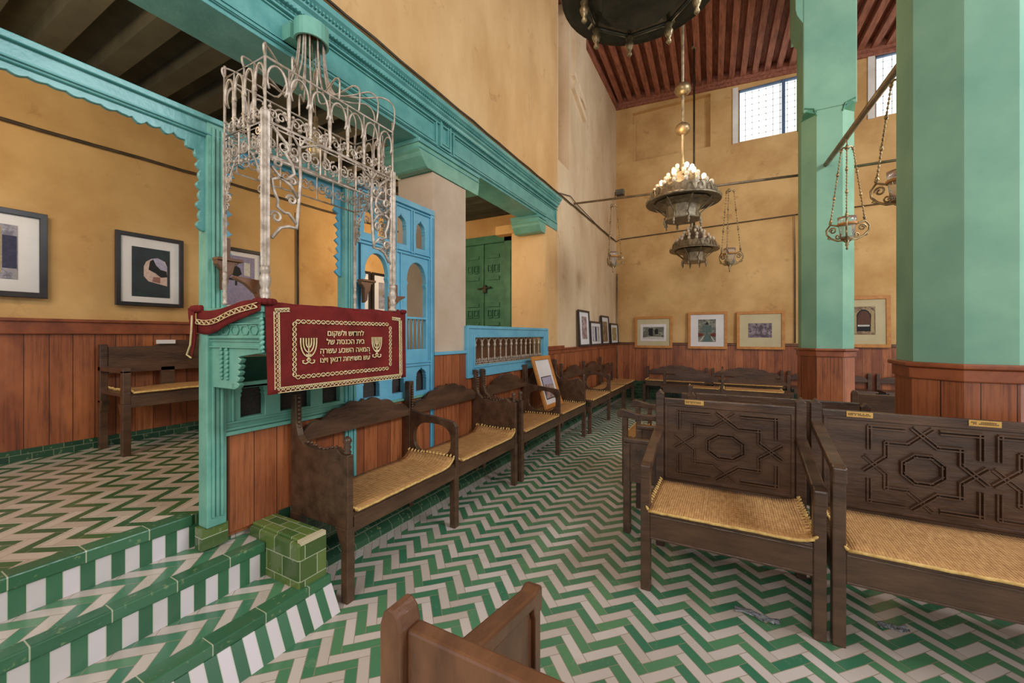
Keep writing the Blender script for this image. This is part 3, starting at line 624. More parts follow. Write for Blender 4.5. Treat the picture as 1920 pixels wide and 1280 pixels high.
def spiral(c, r, u, w_, turns=1.3, start=0, s_=1, n=16):   # scroll in the plane spanned by u and z
    return [Vector(c)+Vector(u)*(r*(1-.75*i/n)*cos(start+s_*turns*2*pi*i/n))+Vector((0, 0, 1))*(r*(1-.75*i/n)*sin(start+s_*turns*2*pi*i/n)) for i in range(n+1)]
def side_run(a, b, n, brk=True):
    a, b = Vector((*a, 0)), Vector((*b, 0)); u = (b-a).normalized(); L = (b-a).length
    for i in range(n+1):
        if i in (0, n): continue
        p = a+u*L*i/n; q = MB()
        q.lathe([(.005, 0), (.011, .01), (.005, .02), (.008, .03), (.010, .15), (.006, .16), (.011, .17), (.005, .185), (.004, .29)], (p.x, p.y, 2.43), 8)
        q.build('baluster', 'iron', CN)
    m = MB()
    for i in range(n):
        p = a+u*L*(i+.5)/n; hw = L/n*.42
        m.tube([p+u*(hw*cos(t*pi/10))*(1)+Vector((0, 0, 2.625+.075*sin(t*pi/10))) for t in range(-2, 13)], .0055, 6)
        for s_ in (-1, 1):
            m.tube(spiral(p+Vector((0, 0, 2.47))+u*s_*.02, .024, u*s_, None, 1.2, 0), .0042, 5)
            m.ball(p+Vector((0, 0, 2.50))+u*s_*.035, .009, 6)
            m.tube(spiral(p+Vector((0, 0, 2.34))+u*s_*.03, .033, u*s_, None, 1.3, pi*.5, -1), .0048, 5)
        m.ball(p+Vector((0, 0, 2.45)), .011, 6); m.tube([p+Vector((0, 0, 2.27)), p+Vector((0, 0, 2.42))], .004, 5)
    m.build('scroll_frieze', 'iron', CN)
    # arch line under the frieze and the openwork brackets below it
    m = MB()
    m.tube([a+u*L*(.02+.96*i/20)+Vector((0, 0, 2.05+.28*sin(pi*i/20)**.55)) for i in range(21)], .005, 6) if L < .5 else None
    m.build('arch_line', 'iron', CN) if L < .5 else None
    for o_, s_ in ((a, 1), (b, -1)) if brk else ():
        q = MB(); us = u*s_
        def P(du, z): return o_+us*du+Vector((0, 0, z))
        if L > .5:
            q.tube([P(.03, 2.42), P(.10, 2.36), P(.11, 2.33), P(.09, 2.32), P(.13, 2.27), P(.14, 2.23), P(.10, 2.19), P(.07, 2.19), P(.03, 2.23)], .008, 6)
            q.tube([P(.165, 2.37), P(.17, 2.22), P(.165, 2.14), P(.155, 2.02), P(.15, 1.97), P(.11, 1.97), P(.07, 1.955), P(.03, 1.90)], .0085, 6)
            q.tube([P(.07, 2.19), P(.03, 2.17), P(.04, 2.12), P(.06, 2.08), P(.055, 2.05), P(.09, 2.03), P(.11, 2.035), P(.15, 1.99)], .008, 6)
            q.tube([P(.07, 2.19), P(.12, 2.17), P(.155, 2.12)], .008, 6)
            for du, z, r in ((.055, 2.255, .028), (.125, 2.10, .026), (.05, 2.0, .03), (.14, 2.30, .02), (.13, 2.19, .02)): q.tube(spiral(P(du, z), r, us, None, 1.2, pi, -1), .007, 5)
            q.tube([P(.165, 2.37), P(.13, 2.42)], .006, 6); q.tube([P(.165, 2.37), P(.26, 2.42), P(.38, 2.43)], .006, 6); q.tube([P(.165, 2.37), P(.2, 2.43)], .006, 6)
        else:
            for k in range(8): q.tube(spiral(P(.02+.012*(k % 2)+.003*k, 2.08+.045*k), .022, us, None, 1.2, pi*k), .0045, 5)
            for k in range(5): q.ball(P(.03+.03*k, 2.30-.005*k), .010, 6)
        q.build('scroll_bracket', 'iron', CN)
side_run((cx1, cy0), (cx1, cy1), 7); side_run((cx1, cy0), (cx0, cy0), 4); side_run((cx1, cy1), (cx0, cy1), 4); side_run((cx0, cy0), (cx0, cy1), 7, False)
# dense filigree hanging inside the far end
m = MB()
for k in range(26):
    z = 1.96+.018*k; xx = cx1-.03-.03*(k % 3); m.tube(spiral((xx, cy1-.005, z), .022, (-1, 0, 0), None, 1.2, k), .0042, 5)
    if k % 2: m.tube(spiral((xx, cy1-.02-.05*(k % 3), 2.1+.3*k/26), .024, (0, -1, 0), None, 1.2, k), .0042, 5)
m.build('filigree', 'iron', CN)
RC = Vector((-2.19, 1.535, 3.20))
per = []
for (xa, y_a), (xb, y_b), n in ((corner[0], corner[1], 6), (corner[1], corner[2], 2), (corner[2], corner[3], 4), (corner[3], corner[0], 2)):
    for i in range(n): per.append((xa+(xb-xa)*i/n, y_a+(y_b-y_a)*i/n))
for i, (x, y) in enumerate(per):
    A = math.atan2(y-1.46, x+2.02); e = RC+Vector((.055*cos(A), .07*sin(A), 0)); p = Vector((x, y, 2.72)); o_ = Vector((x+2.02, y-1.46, 0)).normalized()*.03
    K = []
    for f_, z_ in ((0, 2.72), (-.03, 2.79), (-.01, 2.86), (.15, 2.895), (.42, 2.885), (.68, 2.885), (.85, 2.93), (.95, 3.04), (1.0, 3.22)):
        if .0 >= f_ or f_ < .8: z_ = 2.72+(z_-2.72)*(.35+.85*(y-1.066)/.78) if z_ < 3 else z_
        q = p.lerp(e, f_); q.z = z_; K.append(q)
    K = [K[0]]+K+[K[-1]]; pts = []
    for j in range(1, len(K)-2):
        for t in range(4):
            f = t/4; a_, b_, c_, d_ = K[j-1:j+3]
            pts.append(.5*((2*b_)+(c_-a_)*f+(2*a_-5*b_+4*c_-d_)*f*f+(3*b_-a_-3*c_+d_)*f**3))
    pts.append(K[-1])
    MB().tube(pts, .005, 6).build('dome_rod', 'iron', CN)
m = MB().cut([[(RC.x+.098*cos(a*pi/12)*(.9), RC.y+.098*sin(a*pi/12)) for a in range(24)], [(RC.x+.086*cos(a*pi/12)*.9, RC.y+.086*sin(a*pi/12)) for a in range(24)]], .10, Matrix.Translation((0, 0, RC.z+.04)))
m.box(XW, RC.x-.06, RC.y-.095, RC.y+.095, RC.z-.005, RC.z+.09)
m.build('top_ring', 'teal_green', CN, label='sea green ring fixed to the lintel')
MB().lathe([(.088, 0), (.088, .01)], (RC.x, RC.y, RC.z+.07), 16).build('ring_lining', 'cap_wood', CN)
m = MB().lathe([(.004, 0), (.012, .01), (.03, .03), (.038, .07), (.037, .15), (.030, .165), (.033, .175), (.012, .18), (.013, .26), (.005, .27)], (-2.02, 1.44, 2.40), 14)
m.tube([(-2.02, 1.44, 2.66), (-2.19, 1.535, 3.25)], .003, 5)
tag(m.build('hanging_vessel', 'brass'), 'small brass vessel hanging on a wire inside the silver metal canopy', 'vessel')
# brown wooden holders around the desk
def holder(x, y, z, s_, lbl, peg):
    t = thing('wooden_bracket', lbl, 'bracket', (x, y, z), 0, None)
    P = [(0, 0), (.10, 0), (.10, -.012), (.085, -.015), (.075, -.06), (.055, -.085), (.05, -.13), (.03, -.15), (.028, -.05), (.01, -.03), (0, -.02)]
    MB().prism([(y+a*s_, z+b) for a, b in (P if s_ < 0 else P[::-1])], 0, x-.02, x+.02).box(x-.03, x+.03, min(y, y+.12*s_), max(y, y+.12*s_), z, z+.015).build('body', 'bench_red', t, bev=.003)
    if peg: MB().box(x-.008, x+.008, y+.06*s_-.008, y+.06*s_+.008, z+.015, z+.12).build('peg', 'bench_red', t)
holder(-2.27, 1.06, 1.83, 1, 'brown wooden bracket with upright peg on the left teal screen post', True)
holder(-2.27, 1.96, 1.83, 1, 'brown wooden bracket on the middle screen post behind the desk', False)
def horn(y, s_, peg, lbl):
    t = thing('wooden_horn', lbl, 'bracket', (-1.9, y, 1.605))
    P = [(.03, 1.605), (.015, 1.64), (-.03, 1.68), (-.075, 1.70), (-.08, 1.712), (.055, 1.703), (.055, 1.605)]
    MB().prism([(y+a*s_, z) for a, z in (P[::-1] if s_ > 0 else P)], 0, -1.935, -1.905).build('body', 'bench_red', t, bev=.004)
    if peg: MB().box(-1.93, -1.91, y-.008, y+.01, 1.70, 1.78).build('peg', 'bench_red', t)
horn(1.045, 1, False, 'curved brown wooden horn beside the near silver column'); horn(1.945, -1, True, 'curved brown wooden horn with peg beside the far silver column')
# ------------------------------------------------------------------ steps and tiled block
ST = thing('tiled_steps', 'green and white tiled steps climbing from the nave floor to the aisle', 'steps', (-2.1, 0, 0))
Y0, Y1 = -1.6, 1.42
for i, (x0, x1, z) in enumerate(((-2.17, -1.80, .175), (-2.452, -2.17, .35))):
    MB().box(x0, x1-.085 if i == 0 else x1-.02, Y0, Y1, 0 if i == 0 else 0, z-.001).build('tread', 'tread' if i == 0 else 'tread_upper', ST)
m = MB().prism([(-1.89, .13), (-1.89, 0), (-1.79, 0), (-1.86, .13)], 1, Y0, Y1); m.box(-2.2, -2.168, Y0, Y1, .175, .30); m.box(-2.46, -2.45, Y0, Y1-.28, .35, .465)
m.build('riser', 'riser', ST)
m = MB().box(-1.95, -1.862, Y0, Y1, .128, .178); m.box(-2.235, -2.163, Y0, Y1-.17, .30, .353); m.box(-2.53, -2.442, Y0, 1.04, .463, ZP+.004)
m.build('nosing', 'tile_nose', ST, bev=.006)
BX = thing('tiled_block', 'small olive green tiled block ending the steps beside the wall bench', 'tiled block', (-2.1, 1.33, .175))
MB().box(-2.33, -1.888, 1.252, 1.415, .15, .40).build('sides', 'tile_xz', BX, bev=.012)
MB().box(-1.893, -1.884, 1.262, 1.405, .175, .385).build('end_tiles', 'tile_yz', BX)
MB().box(-2.33, -1.905, 1.272, 1.405, .395, .412).build('top', 'tile_xy', BX, bev=.006)
MB().box(-1.915, -1.883, 1.264, 1.403, .392, .414).build('corner_strip', 'cream', BX, label='pale edge strip')
# ------------------------------------------------------------------ balustrade under the lintel
BA = thing('balustrade', 'sky blue framed window railing with silver balusters between pillar and wall', 'balustrade', (XW, 4.3, 1.05))
MB().cut([rect(3.31, 5.345, 1.03, 1.54), rect(3.45, 5.20, 1.135, 1.43)], .05, YZ(XW+.005), .004).build('frame', 'blue', BA)
MB().cut([rect(3.31, 5.345, 1.02, 1.548), rect(3.335, 5.32, 1.045, 1.523)], .02, YZ(XW+.032), .003).cut([rect(3.43, 5.22, 1.115, 1.45), rect(3.45, 5.20, 1.135, 1.43)], .02, YZ(XW+.03), .003).build('frame_moulding', 'blue', BA)
MB().box(XW-.26, XW-.20, 3.33, 5.32, 1.03, 1.47).build('backing_board', 'bench_red', BA, label='dark brown board behind the balusters')
n = 13
for k in range(n):
    y = 3.47+(k+.25)*1.72/n
    MB().lathe([(.005, 0), (.010, .012), (.007, .02), (.009, .035), (.0085, .14), (.006, .15), (.014, .165), (.018, .18), (.008, .20), (.005, .235)], (XW, y, 1.17), 8).build('baluster', 'iron', BA)
m = MB()
for z in (1.142, 1.165, 1.425): m.tube([(XW, 3.45, z), (XW, 5.2, z)], .004, 6)
for k in range(n):
    y = 3.47+(k+.75)*1.72/n
    m.tube([(XW, y+.055*cos(t*pi/8), 1.36+.06*sin(t*pi/8)) for t in range(9)], .0045, 6)
    for s_ in (-1, 1): m.tube(spiral((XW, y+s_*.022, 1.185), .020, (0, s_, 0), None, 1.1, 0), .0042, 5)
    m.tube([(XW, y-.066, 1.18), (XW, y-.05, 1.155), (XW, y+.05, 1.155)], .004, 5)
m.build('scrollwork', 'iron', BA)
# ------------------------------------------------------------------ green chamfered piers
def pier(x0, x1, y0, y1, c, ztop, zstop, lbl, corb):
    t = thing('pier', lbl, 'pier', ((x0+x1)/2, (y0+y1)/2, 0))
    octa = lambda e: [(x0+c-e*.4, y0-e), (x1-c+e*.4, y0-e), (x1+e, y0+c-e*.4), (x1+e, y1-c+e*.4), (x1-c+e*.4, y1+e), (x0+c-e*.4, y1+e), (x0-e, y1-c+e*.4), (x0-e, y0+c-e*.4)]
    m = MB().prism(octa(0), 2, 1.25, zstop)
    if zstop < ztop:
        m.box(x0, x1, y0, y1, zstop, ztop)
        m.build('shaft', 'pier', t, bev=.012)
        q = MB()
        for (x, y, sx, sy) in ((x0, y0, 1, 1), (x1, y0, -1, 1)):
            q.add([(x+sx*c, y-.004, zstop-.05), (x-sx*.004, y+sy*c, zstop-.05), (x+sx*.02, y+.0, zstop+.01), (x+sx*c*.5, y-.006, zstop+.03)], [(0, 3, 2), (0, 2, 1)])
            q.tube([(x+sx*c, y-.004, zstop-.07), (x+sx*c*.8, y-.006, zstop+.02), (x+sx*.02, y-.006, zstop+.05), (x-sx*.004, y+c*.4, zstop+.02)], .008, 5)
        q.build('chamfer_stop', 'green_dark', t)
    else: m.build('shaft', 'pier', t, bev=.012)
    MB().prism(octa(.006), 2, 0.0, 1.2).build('wainscot', 'dado_x', t)
    MB().prism(octa(.04), 2, 1.262, 1.291).prism(octa(.02), 2, 1.19, 1.262).build('cap', 'cap_wood', t, bev=.008)
    if corb:
        q = MB(); q.box(x0-.075, x0, y0+.0, y1, 5.5, ztop).prism([(x0, 5.3), (x0, 5.5), (x0-.075, 5.5), (x0-.06, 5.42)], 1, y0, y1)
        q.cut([[(6.55, 5.0), (6.60, 5.2), (6.68, 5.25), (6.72, 5.5), (6.85, 5.55), (6.9, 5.85), (7.1, 5.9), (7.3, 6.12), (7.9, 6.14), (7.9, 6.68), (6.55, 6.68)]], .35, YZ((x0+x1)/2))
        q.build('arch_springer', 'pier', t)
pier(.994, 1.524, 3.15, 3.75, .161, 6.66, 6.66, 'broad mint green chamfered pier at the right edge behind the benches', False)
pier(.815, 1.335, 6.05, 6.58, .135, 6.68, 4.19, 'slimmer looking mint green chamfered pier farther back near the high window', True)
# ------------------------------------------------------------------ tie rods, cables, pipes
def tubeobj(name, pts, r, mat, lbl, cat): return tag(MB().tube(pts, r, 6).build(name, mat), lbl, cat)
tubeobj('tie_rod', [(XW-.02, 6.55, 3.71), (.83, 6.5, 3.58)], .018, 'rod', 'metal tie rod crossing the nave from left wall to green pier', 'rod')
tubeobj('tie_rod', [(1.32, 6.5, 3.58), (4.8, 6.5, 3.58)], .018, 'rod', 'metal tie rod crossing behind the hanging lamps right of the slim pier', 'rod')
tubeobj('tie_rod', [(1.04, 6.07, 3.51), (1.133, 3.74, 3.45)], .028, 'rod', 'thick metal tie rod slanting between the two green piers', 'rod')
def cable_pts(y0, y1, z0, z1, x, n=24): return [(x, y0+(y1-y0)*i/n, z0+(z1-z0)*i/n-.012*abs(sin(i*1.3))) for i in range(n+1)]
tubeobj('wall_cable', cable_pts(-1.0, 9.44, 3.655, 3.66, XW+.022, 40)+[(XW+.1, 9.47, 3.70), (1.14, 9.47, 3.80), (1.15, 9.47, 2.9), (1.15, 9.47, 1.3)], .011, 'cable', 'dark cable running along the left wall and around the far wall', 'cable')
tubeobj('wall_cable', [(XW+.02, 5.8, 3.66), (XW+.02, 6.33, 3.77), (XW+.03, 6.6, 3.72), (XW+.03, 8.0, 3.64), (XW+.03, 9.2, 3.63)], .007, 'cable', 'short second strand of cable behind the rod end on the left wall', 'cable')
tubeobj('wall_cable', [(1.15, 9.47, 3.80), (4.5, 9.47, 3.84)], .010, 'cable', 'dark cable on the far wall to the right of the slim pier', 'cable')
tubeobj('wall_cable', cable_pts(-1.5, 5.9, 2.98, 3.14, -4.64), .014, 'cable', 'dark cable along the ochre wall of the raised aisle', 'cable')
tubeobj('wall_pipe', [(-4.64, 3.07, 2.95), (-4.64, 3.07, 1.58)], .012, 'cable', 'thin dark pipe dropping down the aisle wall behind the canopy', 'pipe')
tubeobj('wall_pipe', [(XW+.03, 9.46, 2.9), (XW+.03, 9.46, .3)], .013, 'rod', 'thin pipe standing in the far left corner of the nave', 'pipe')
# ------------------------------------------------------------------ chandeliers
def chandelier(c, lbl, drum, lit, zrod, balls):
    t = thing('chandelier', lbl, 'chandelier', c, 0, None); x, y, z = c
    m = MB().lathe([(.05, .02), (.385, .015), (.425, .0), (.43, .012), (.425, .028), (.385, .04), (.36, .045), (.05, .045)], c, 40)
    m.build('rim_plate', 'pewter' if drum > .1 else 'black_metal', t)
    m = MB(); N_ = 40
    vs_ = []
    for k in range(N_):
        for r, z_ in ((.375, .04), (.36, .135+(.03 if k % 2 else 0)), (.352, .135+(.03 if k % 2 else 0)), (.366, .04)): A = 2*pi*k/N_; vs_.append((x+r*cos(A), y+r*sin(A), z+z_))
    m.add(vs_, [(k*4+j, ((k+1) % N_)*4+j, ((k+1) % N_)*4+(j+1) % 4, k*4+(j+1) % 4) for k in range(N_) for j in range(4)])
    for k in range(N_): A = 2*pi*k/N_; m.add([(x+(r)*cos(A+d_), y+r*sin(A+d_), z+z_) for r, d_, z_ in ((.43, -.05, .03), (.43, .05, .03), (.415, 0, .085), (.425, 0, .03))], [(0, 1, 2), (1, 3, 2), (3, 0, 2)])
    for k in range(20):
        A = 2*pi*k/20; m.tube([(x+.379*cos(A-.1), y+.379*sin(A-.1), z+.05), (x+.376*cos(A-.06), y+.376*sin(A-.06), z+.11), (x+.374*cos(A), y+.374*sin(A), z+.128), (x+.376*cos(A+.06), y+.376*sin(A+.06), z+.11), (x+.379*cos(A+.1), y+.379*sin(A+.1), z+.05)], .006, 4)
    m.build('pierced_gallery', 'pewter', t)
    m = MB().lathe([(.345, .05), (.34, .115), (.27, .12), (.265, .195), (.19, .20), (.185, .275), (.115, .28), (.11, .355), (.05, .36), (.04, .42), (.02, .47)], c, 24)
    m.build('tiered_cone', 'pewter', t)
    bulb = None; bm_ = {}
    k0 = 0
    for r, zz_, n_ in ((.325, .125, 16), (.245, .205, 12), (.17, .285, 9), (.105, .365, 6)):
        q = MB()
        for k in range(n_):
            A = 2*pi*(k+.5*(n_ % 4 == 0))/n_; bx_, by_ = x+r*cos(A), y+r*sin(A)
            q.lathe([(.006, -.02), (.016, -.01), (.024, .008), (.024, .024), (.012, .026)], (bx_, by_, z+zz_), 7)
            if lit == 'some': on = (r < .28 and r > .1 and (k+int(r*100)) % 5 == 0 and sin(A) < .9) or (r < .25 and k % 5 == 1)
            else: on = False
            key = 'bulb_lit' if on else 'bulb'
            if key not in bm_:
                bm_[key] = MB().lathe([(.010, 0), (.018, .015), (.026, .04), (.022, .062), (.005, .074)], (0, 0, 0), 8)
                me0 = bm_[key].build('bulb', key, t, off=(0, 0, 0)); me0.location = (bx_-x, by_-y, zz_+.02); bm_[key] = me0
            else:
                o = bm_[key].copy(); C.objects.link(o); o.parent = t; o.location = (bx_-x, by_-y, zz_+.02)
        q.build('bulb_cups', 'pewter', t)
    # hanging drum, brackets and finials
    m = MB().lathe([(.33, .0), (.24, -.02), (.195, -.05), (.18, -drum), (.21, -drum-.004), (.205, -drum-.016), (.02, -drum-.016)], c, 10, False)
    m.build('drum', 'pewter' if drum > .1 else 'black_metal', t)
    for k in range(8):
        A = 2*pi*(k+.5)/8; r = .215 if drum > .1 else .30
        fx, fy = x+r*cos(A), y+r*sin(A); zb = z-drum-.01 if drum > .1 else z-.03
        fs_ = 1.5 if drum < .1 else 1
        q = MB().lathe([(a_*fs_, b_*fs_) for a_, b_ in [(.004, -.085), (.011, -.075), (.006, -.062), (.012, -.052), (.018, -.035), (.010, -.02), (.016, -.008), (.008, 0), (.008, .03)]], (fx, fy, zb), 10)
        q.tube([(fx, fy, zb), (x+(r-.02)*cos(A), y+(r-.02)*sin(A), zb+.07), (x+.36*cos(A), y+.36*sin(A), z)], .009, 5)
        q.build('finial', 'brass' if drum < .1 else 'pewter', t)
    if drum < .1:
        q = MB()
        for k in range(8):
            A, B = 2*pi*(k+.5)/8, 2*pi*(k+1.5)/8
            q.tube([(x+.30*cos(A), y+.30*sin(A), z-.03), (x+.30*cos(B), y+.30*sin(B), z-.03)], .012, 6)
        q.build('octagon_hoop', 'black_metal', t)
    MB().tube([(x, y, z+.44), (x, y, zrod)], .019, 8).build('rod', 'pewter' if balls else 'black_metal', t)
    for zb, rb in balls: MB().lathe([(rb*sin(pi*i/10)+.0005, -rb*.85*cos(pi*i/10)) for i in range(11)], (x, y, zb), 20).build('ball', 'brass', t)
    MB().lathe([(.02, -.05), (.05, -.03), (.05, .02), (.02, .04)], (x, y, zrod-.03), 10).build('ceiling_hook', 'pewter', t)
chandelier((-.425, 2.26, 3.34), 'largest looking chandelier cropped by the top of the picture, seen from below', .05, 'none', ZC, [])
chandelier((-.488, 5.305, 3.07), 'tiered metal chandelier with glowing bulbs and two balls on its rod', .20, 'some', ZC, [(3.975, .088), (4.459, .095)])
chandelier((-.554, 8.15, 3.02), 'small looking unlit tiered chandelier hanging farthest back near the far wall', .20, 'none', ZC, [])
point('chandelier_glow', (-.60, 4.95, 3.66), 22, WARM, .2)
# ------------------------------------------------------------------ glass hanging lamps
def hanglamp(c, ztop, zbot, lbl, R_=.18, hook=True):
    x, y = c; t = thing('hanging_lamp', lbl, 'hanging lamp', (x, y, zbot))
    H = ztop-zbot; zf = zbot+.27; zc = ztop-.09
    m = MB().tube([(x, y, ztop+.0), (x, y, zc+.02)], .005, 5)
    for k in range(3):
        A = 2*pi*k/3+.3; m.tube([(x, y, zc), (x+.035*cos(A), y+.035*sin(A), zc+.015), (x+.06*cos(A), y+.06*sin(A), zc-.01)], .009, 5)
    m.ball((x, y, zc), .022, 6); m.tube([(x+.012*cos(a), y, ztop+.012*sin(a)) for a in [i*pi/4 for i in range(8)]], .004, 5, True)
    m.build('crown', 'brass', t)
    for k in range(3):
        A = 2*pi*k/3+.3; a = Vector((x+.055*cos(A), y+.055*sin(A), zc-.01)); b = Vector((x+R_*.8*cos(A), y+R_*.8*sin(A), zf)); q = MB(); n_ = 22
        q.tube([a, b], .0035, 4)
        for i in range(n_+1):
            p = a.lerp(b, i/n_); q.ball(p, .009 if i % 7 else .015, 5, 1.5)
        q.build('chain', 'brass', t)
    MB().lathe([(.05, zbot+.09-zbot), (.055, .10), (.075, .26), (.08, .31), (.077, .31), (.071, .26), (.05, .105)], (x, y, zbot), 16).build('glass_cup', 'glass', t)
    MB().lathe([(.077, .0), (.081, .0), (.081, .022), (.077, .022)], (x, y, zbot+.225), 20).build('cup_band', 'frame_oak', t)
    for k in range(3):
        A = 2*pi*k/3+.3; u = Vector((cos(A), sin(A), 0)); o_ = Vector((x, y, zbot)); q = MB()
        P = lambda r, z: o_+u*r+Vector((0, 0, z))
        q.tube([P(.075, .24), P(.11, .25), P(R_*.8, .27), P(R_, .22), P(R_*.97, .17), P(R_*.75, .12), P(R_*.45, .085), P(.04, .08), P(.0, .05)], .009, 6)
        q.tube(spiral(P(R_*.68, .20), .038, u, None, 1.3, 0), .008, 5); q.tube(spiral(P(R_*.42, .13), .030, u, None, 1.2, pi), .007, 5)
        q.tube(spiral(P(R_*.85, .125), .018, u, None, 1.1, 0), .0045, 5); q.ball(P(R_*.8, .285), .013, 6)
        q.build('scroll_arm', 'brass', t)
    MB().lathe([(.003, -.03), (.012, -.015), (.005, 0), (.016, .02), (.012, .04), (.022, .06), (.014, .07), (.055, .085), (.055, .092), (.01, .095)], (x, y, zbot+.005), 10).build('base_finial', 'brass', t)
hanglamp((-1.655, 6.54), 3.66, 2.50, 'glass lamp on chains hanging nearest the left wall', .165)
hanglamp((.02, 6.51), 3.61, 2.38, 'glass lamp on chains hanging right of the two smaller chandeliers', .18)
hanglamp((1.073, 5.236), 3.46, 2.35, 'glass lamp on chains hanging in front of the slim green pier', .20)
hanglamp((1.125, 3.98), 3.44, 2.36, 'glass lamp on chains half hidden by the broad green pier', .19)
F = thing('floodlight', 'small dark floodlight clamped on the tie rod above the leftmost glass lamp', 'floodlight', (-1.57, 6.53, 3.69))
MB().box(-1.60, -1.47, 6.47, 6.58, 3.71, 3.80).build('housing', 'black_metal', F, bev=.01)
MB().tube([(-1.62, 6.54, 3.66), (-1.62, 6.54, 3.78), (-1.5, 6.54, 3.75)], .008, 5).build('bracket', 'black_metal', F)
# ------------------------------------------------------------------ benches
def straw(name_loc, rz, x0, x1, y0, y1, z, lbl, curl=0, group='straw mats on the bench seats'):
    t = thing('seat_mat', lbl, 'seat mat', name_loc, rz, group)
    def f(u, v):
        x = x0+(x1-x0)*u; y = y0+(y1-y0)*v; e = min(u, 1-u)*(x1-x0)
        return (x, y, z+.010+.004*sin(x*9)*sin(y*13)+(curl*max(0, 1-(x1-x)/.10)**2)+(.004*random.random()))
    m = sheet(f, 24, 8, .012)
    m.build('weave', 'straw', t, off=(0, 0, 0))
    q = MB(); q.tube([Vector(f(i/30, 0))+Vector((0, -.002, -.004)) for i in range(31)], .008, 6)
    q.build('front_binding', 'straw_edge', t, off=(0, 0, 0))
    q = MB()
    for s_ in (0, 1):
        for i in range(15):
            p = Vector(f(s_, i/14)); d_ = Vector(((-.014 if s_ == 0 else .014), random.uniform(-.01, .01), .012+random.random()*.006)); q.tube([p, p+d_*.6, p+d_], [.008, .007, .003], 5)
    q.build('fringe', 'straw_edge', t, off=(0, 0, 0)); return t
def plaque(m_, q_, x0, x1, y, z0, z1):
    m_.box(x0, x1, y-.006, y, z0, z1)
    n_ = 14
    for r in (.68, .42):
        for i in range(n_):
            if random.random() < .8: a = x0+.008+(x1-x0-.016)*i/n_; q_.box(a, a+(x1-x0)/n_*.6, y-.0075, y-.005, z0+(z1-z0)*r-.003, z0+(z1-z0)*r+.002)
def relief(m_, cx, cz, rx, rz, y, x0, x1, z0, z1):
    cnt = [0]
    def bar(a, b, wd, h):
        t_ = (b-a).normalized(); s_ = Vector((0, 1, 0)).cross(t_)*wd; vs_ = [a-s_, b-s_, b+s_, a+s_]; up = Vector((0, -h, 0)); k = .5
        m_.add(vs_+[a-s_*k+up, b-s_*k+up, b+s_*k+up, a+s_*k+up], [(4, 5, 6, 7)[::-1], (0, 1, 5, 4)[::-1], (1, 2, 6, 5)[::-1], (2, 3, 7, 6)[::-1], (3, 0, 4, 7)[::-1]])
    def seg(a, b, wd=.011):
        cnt[0] += 1; a, b = Vector((a[0], y, a[1])), Vector((b[0], y, b[1])); t_ = (b-a).normalized(); s_ = Vector((0, 1, 0)).cross(t_)*.008; a = a-t_*.006; b = b+t_*.006
        for k in (-1, 1): bar(a+s_*k, b+s_*k, .006, .010+.0006*cnt[0])
    def path(P, closed=False):
        for a, b in zip(P, P[1:]+(P[:1] if closed else [])):
            if a != b: seg((cx+rx*a[0], cz+rz*a[1]), (cx+rx*b[0], cz+rz*b[1]))
    for sx in (-1, 1):
        for sz in (-1, 1):
            path([(-sx*.16, sz*1.0), (sx*.24, sz*.58), (sx*.62, sz*.58), (sx*.62, sz*.22), (sx*1.0, -sz*.18)])
            path([(sx*.30, sz*.96), (sx*.92, sz*.96), (sx*.92, sz*.40)])
    for k in range(8):
        A = 2*pi*k/8+pi/8; B = A+pi/4; seg((cx+rx*.36*cos(A), cz+rz*.36*sin(A)), (cx+rx*.36*cos(B), cz+rz*.36*sin(B)))
def grid_frame(m_, x0, x1, z0, z1, y):
    m_.cut([rect(x0, x1, z0, z1), rect(x0+.012, x1-.012, z0+.012, z1-.012)], .012, XZ(y-.003), .003)
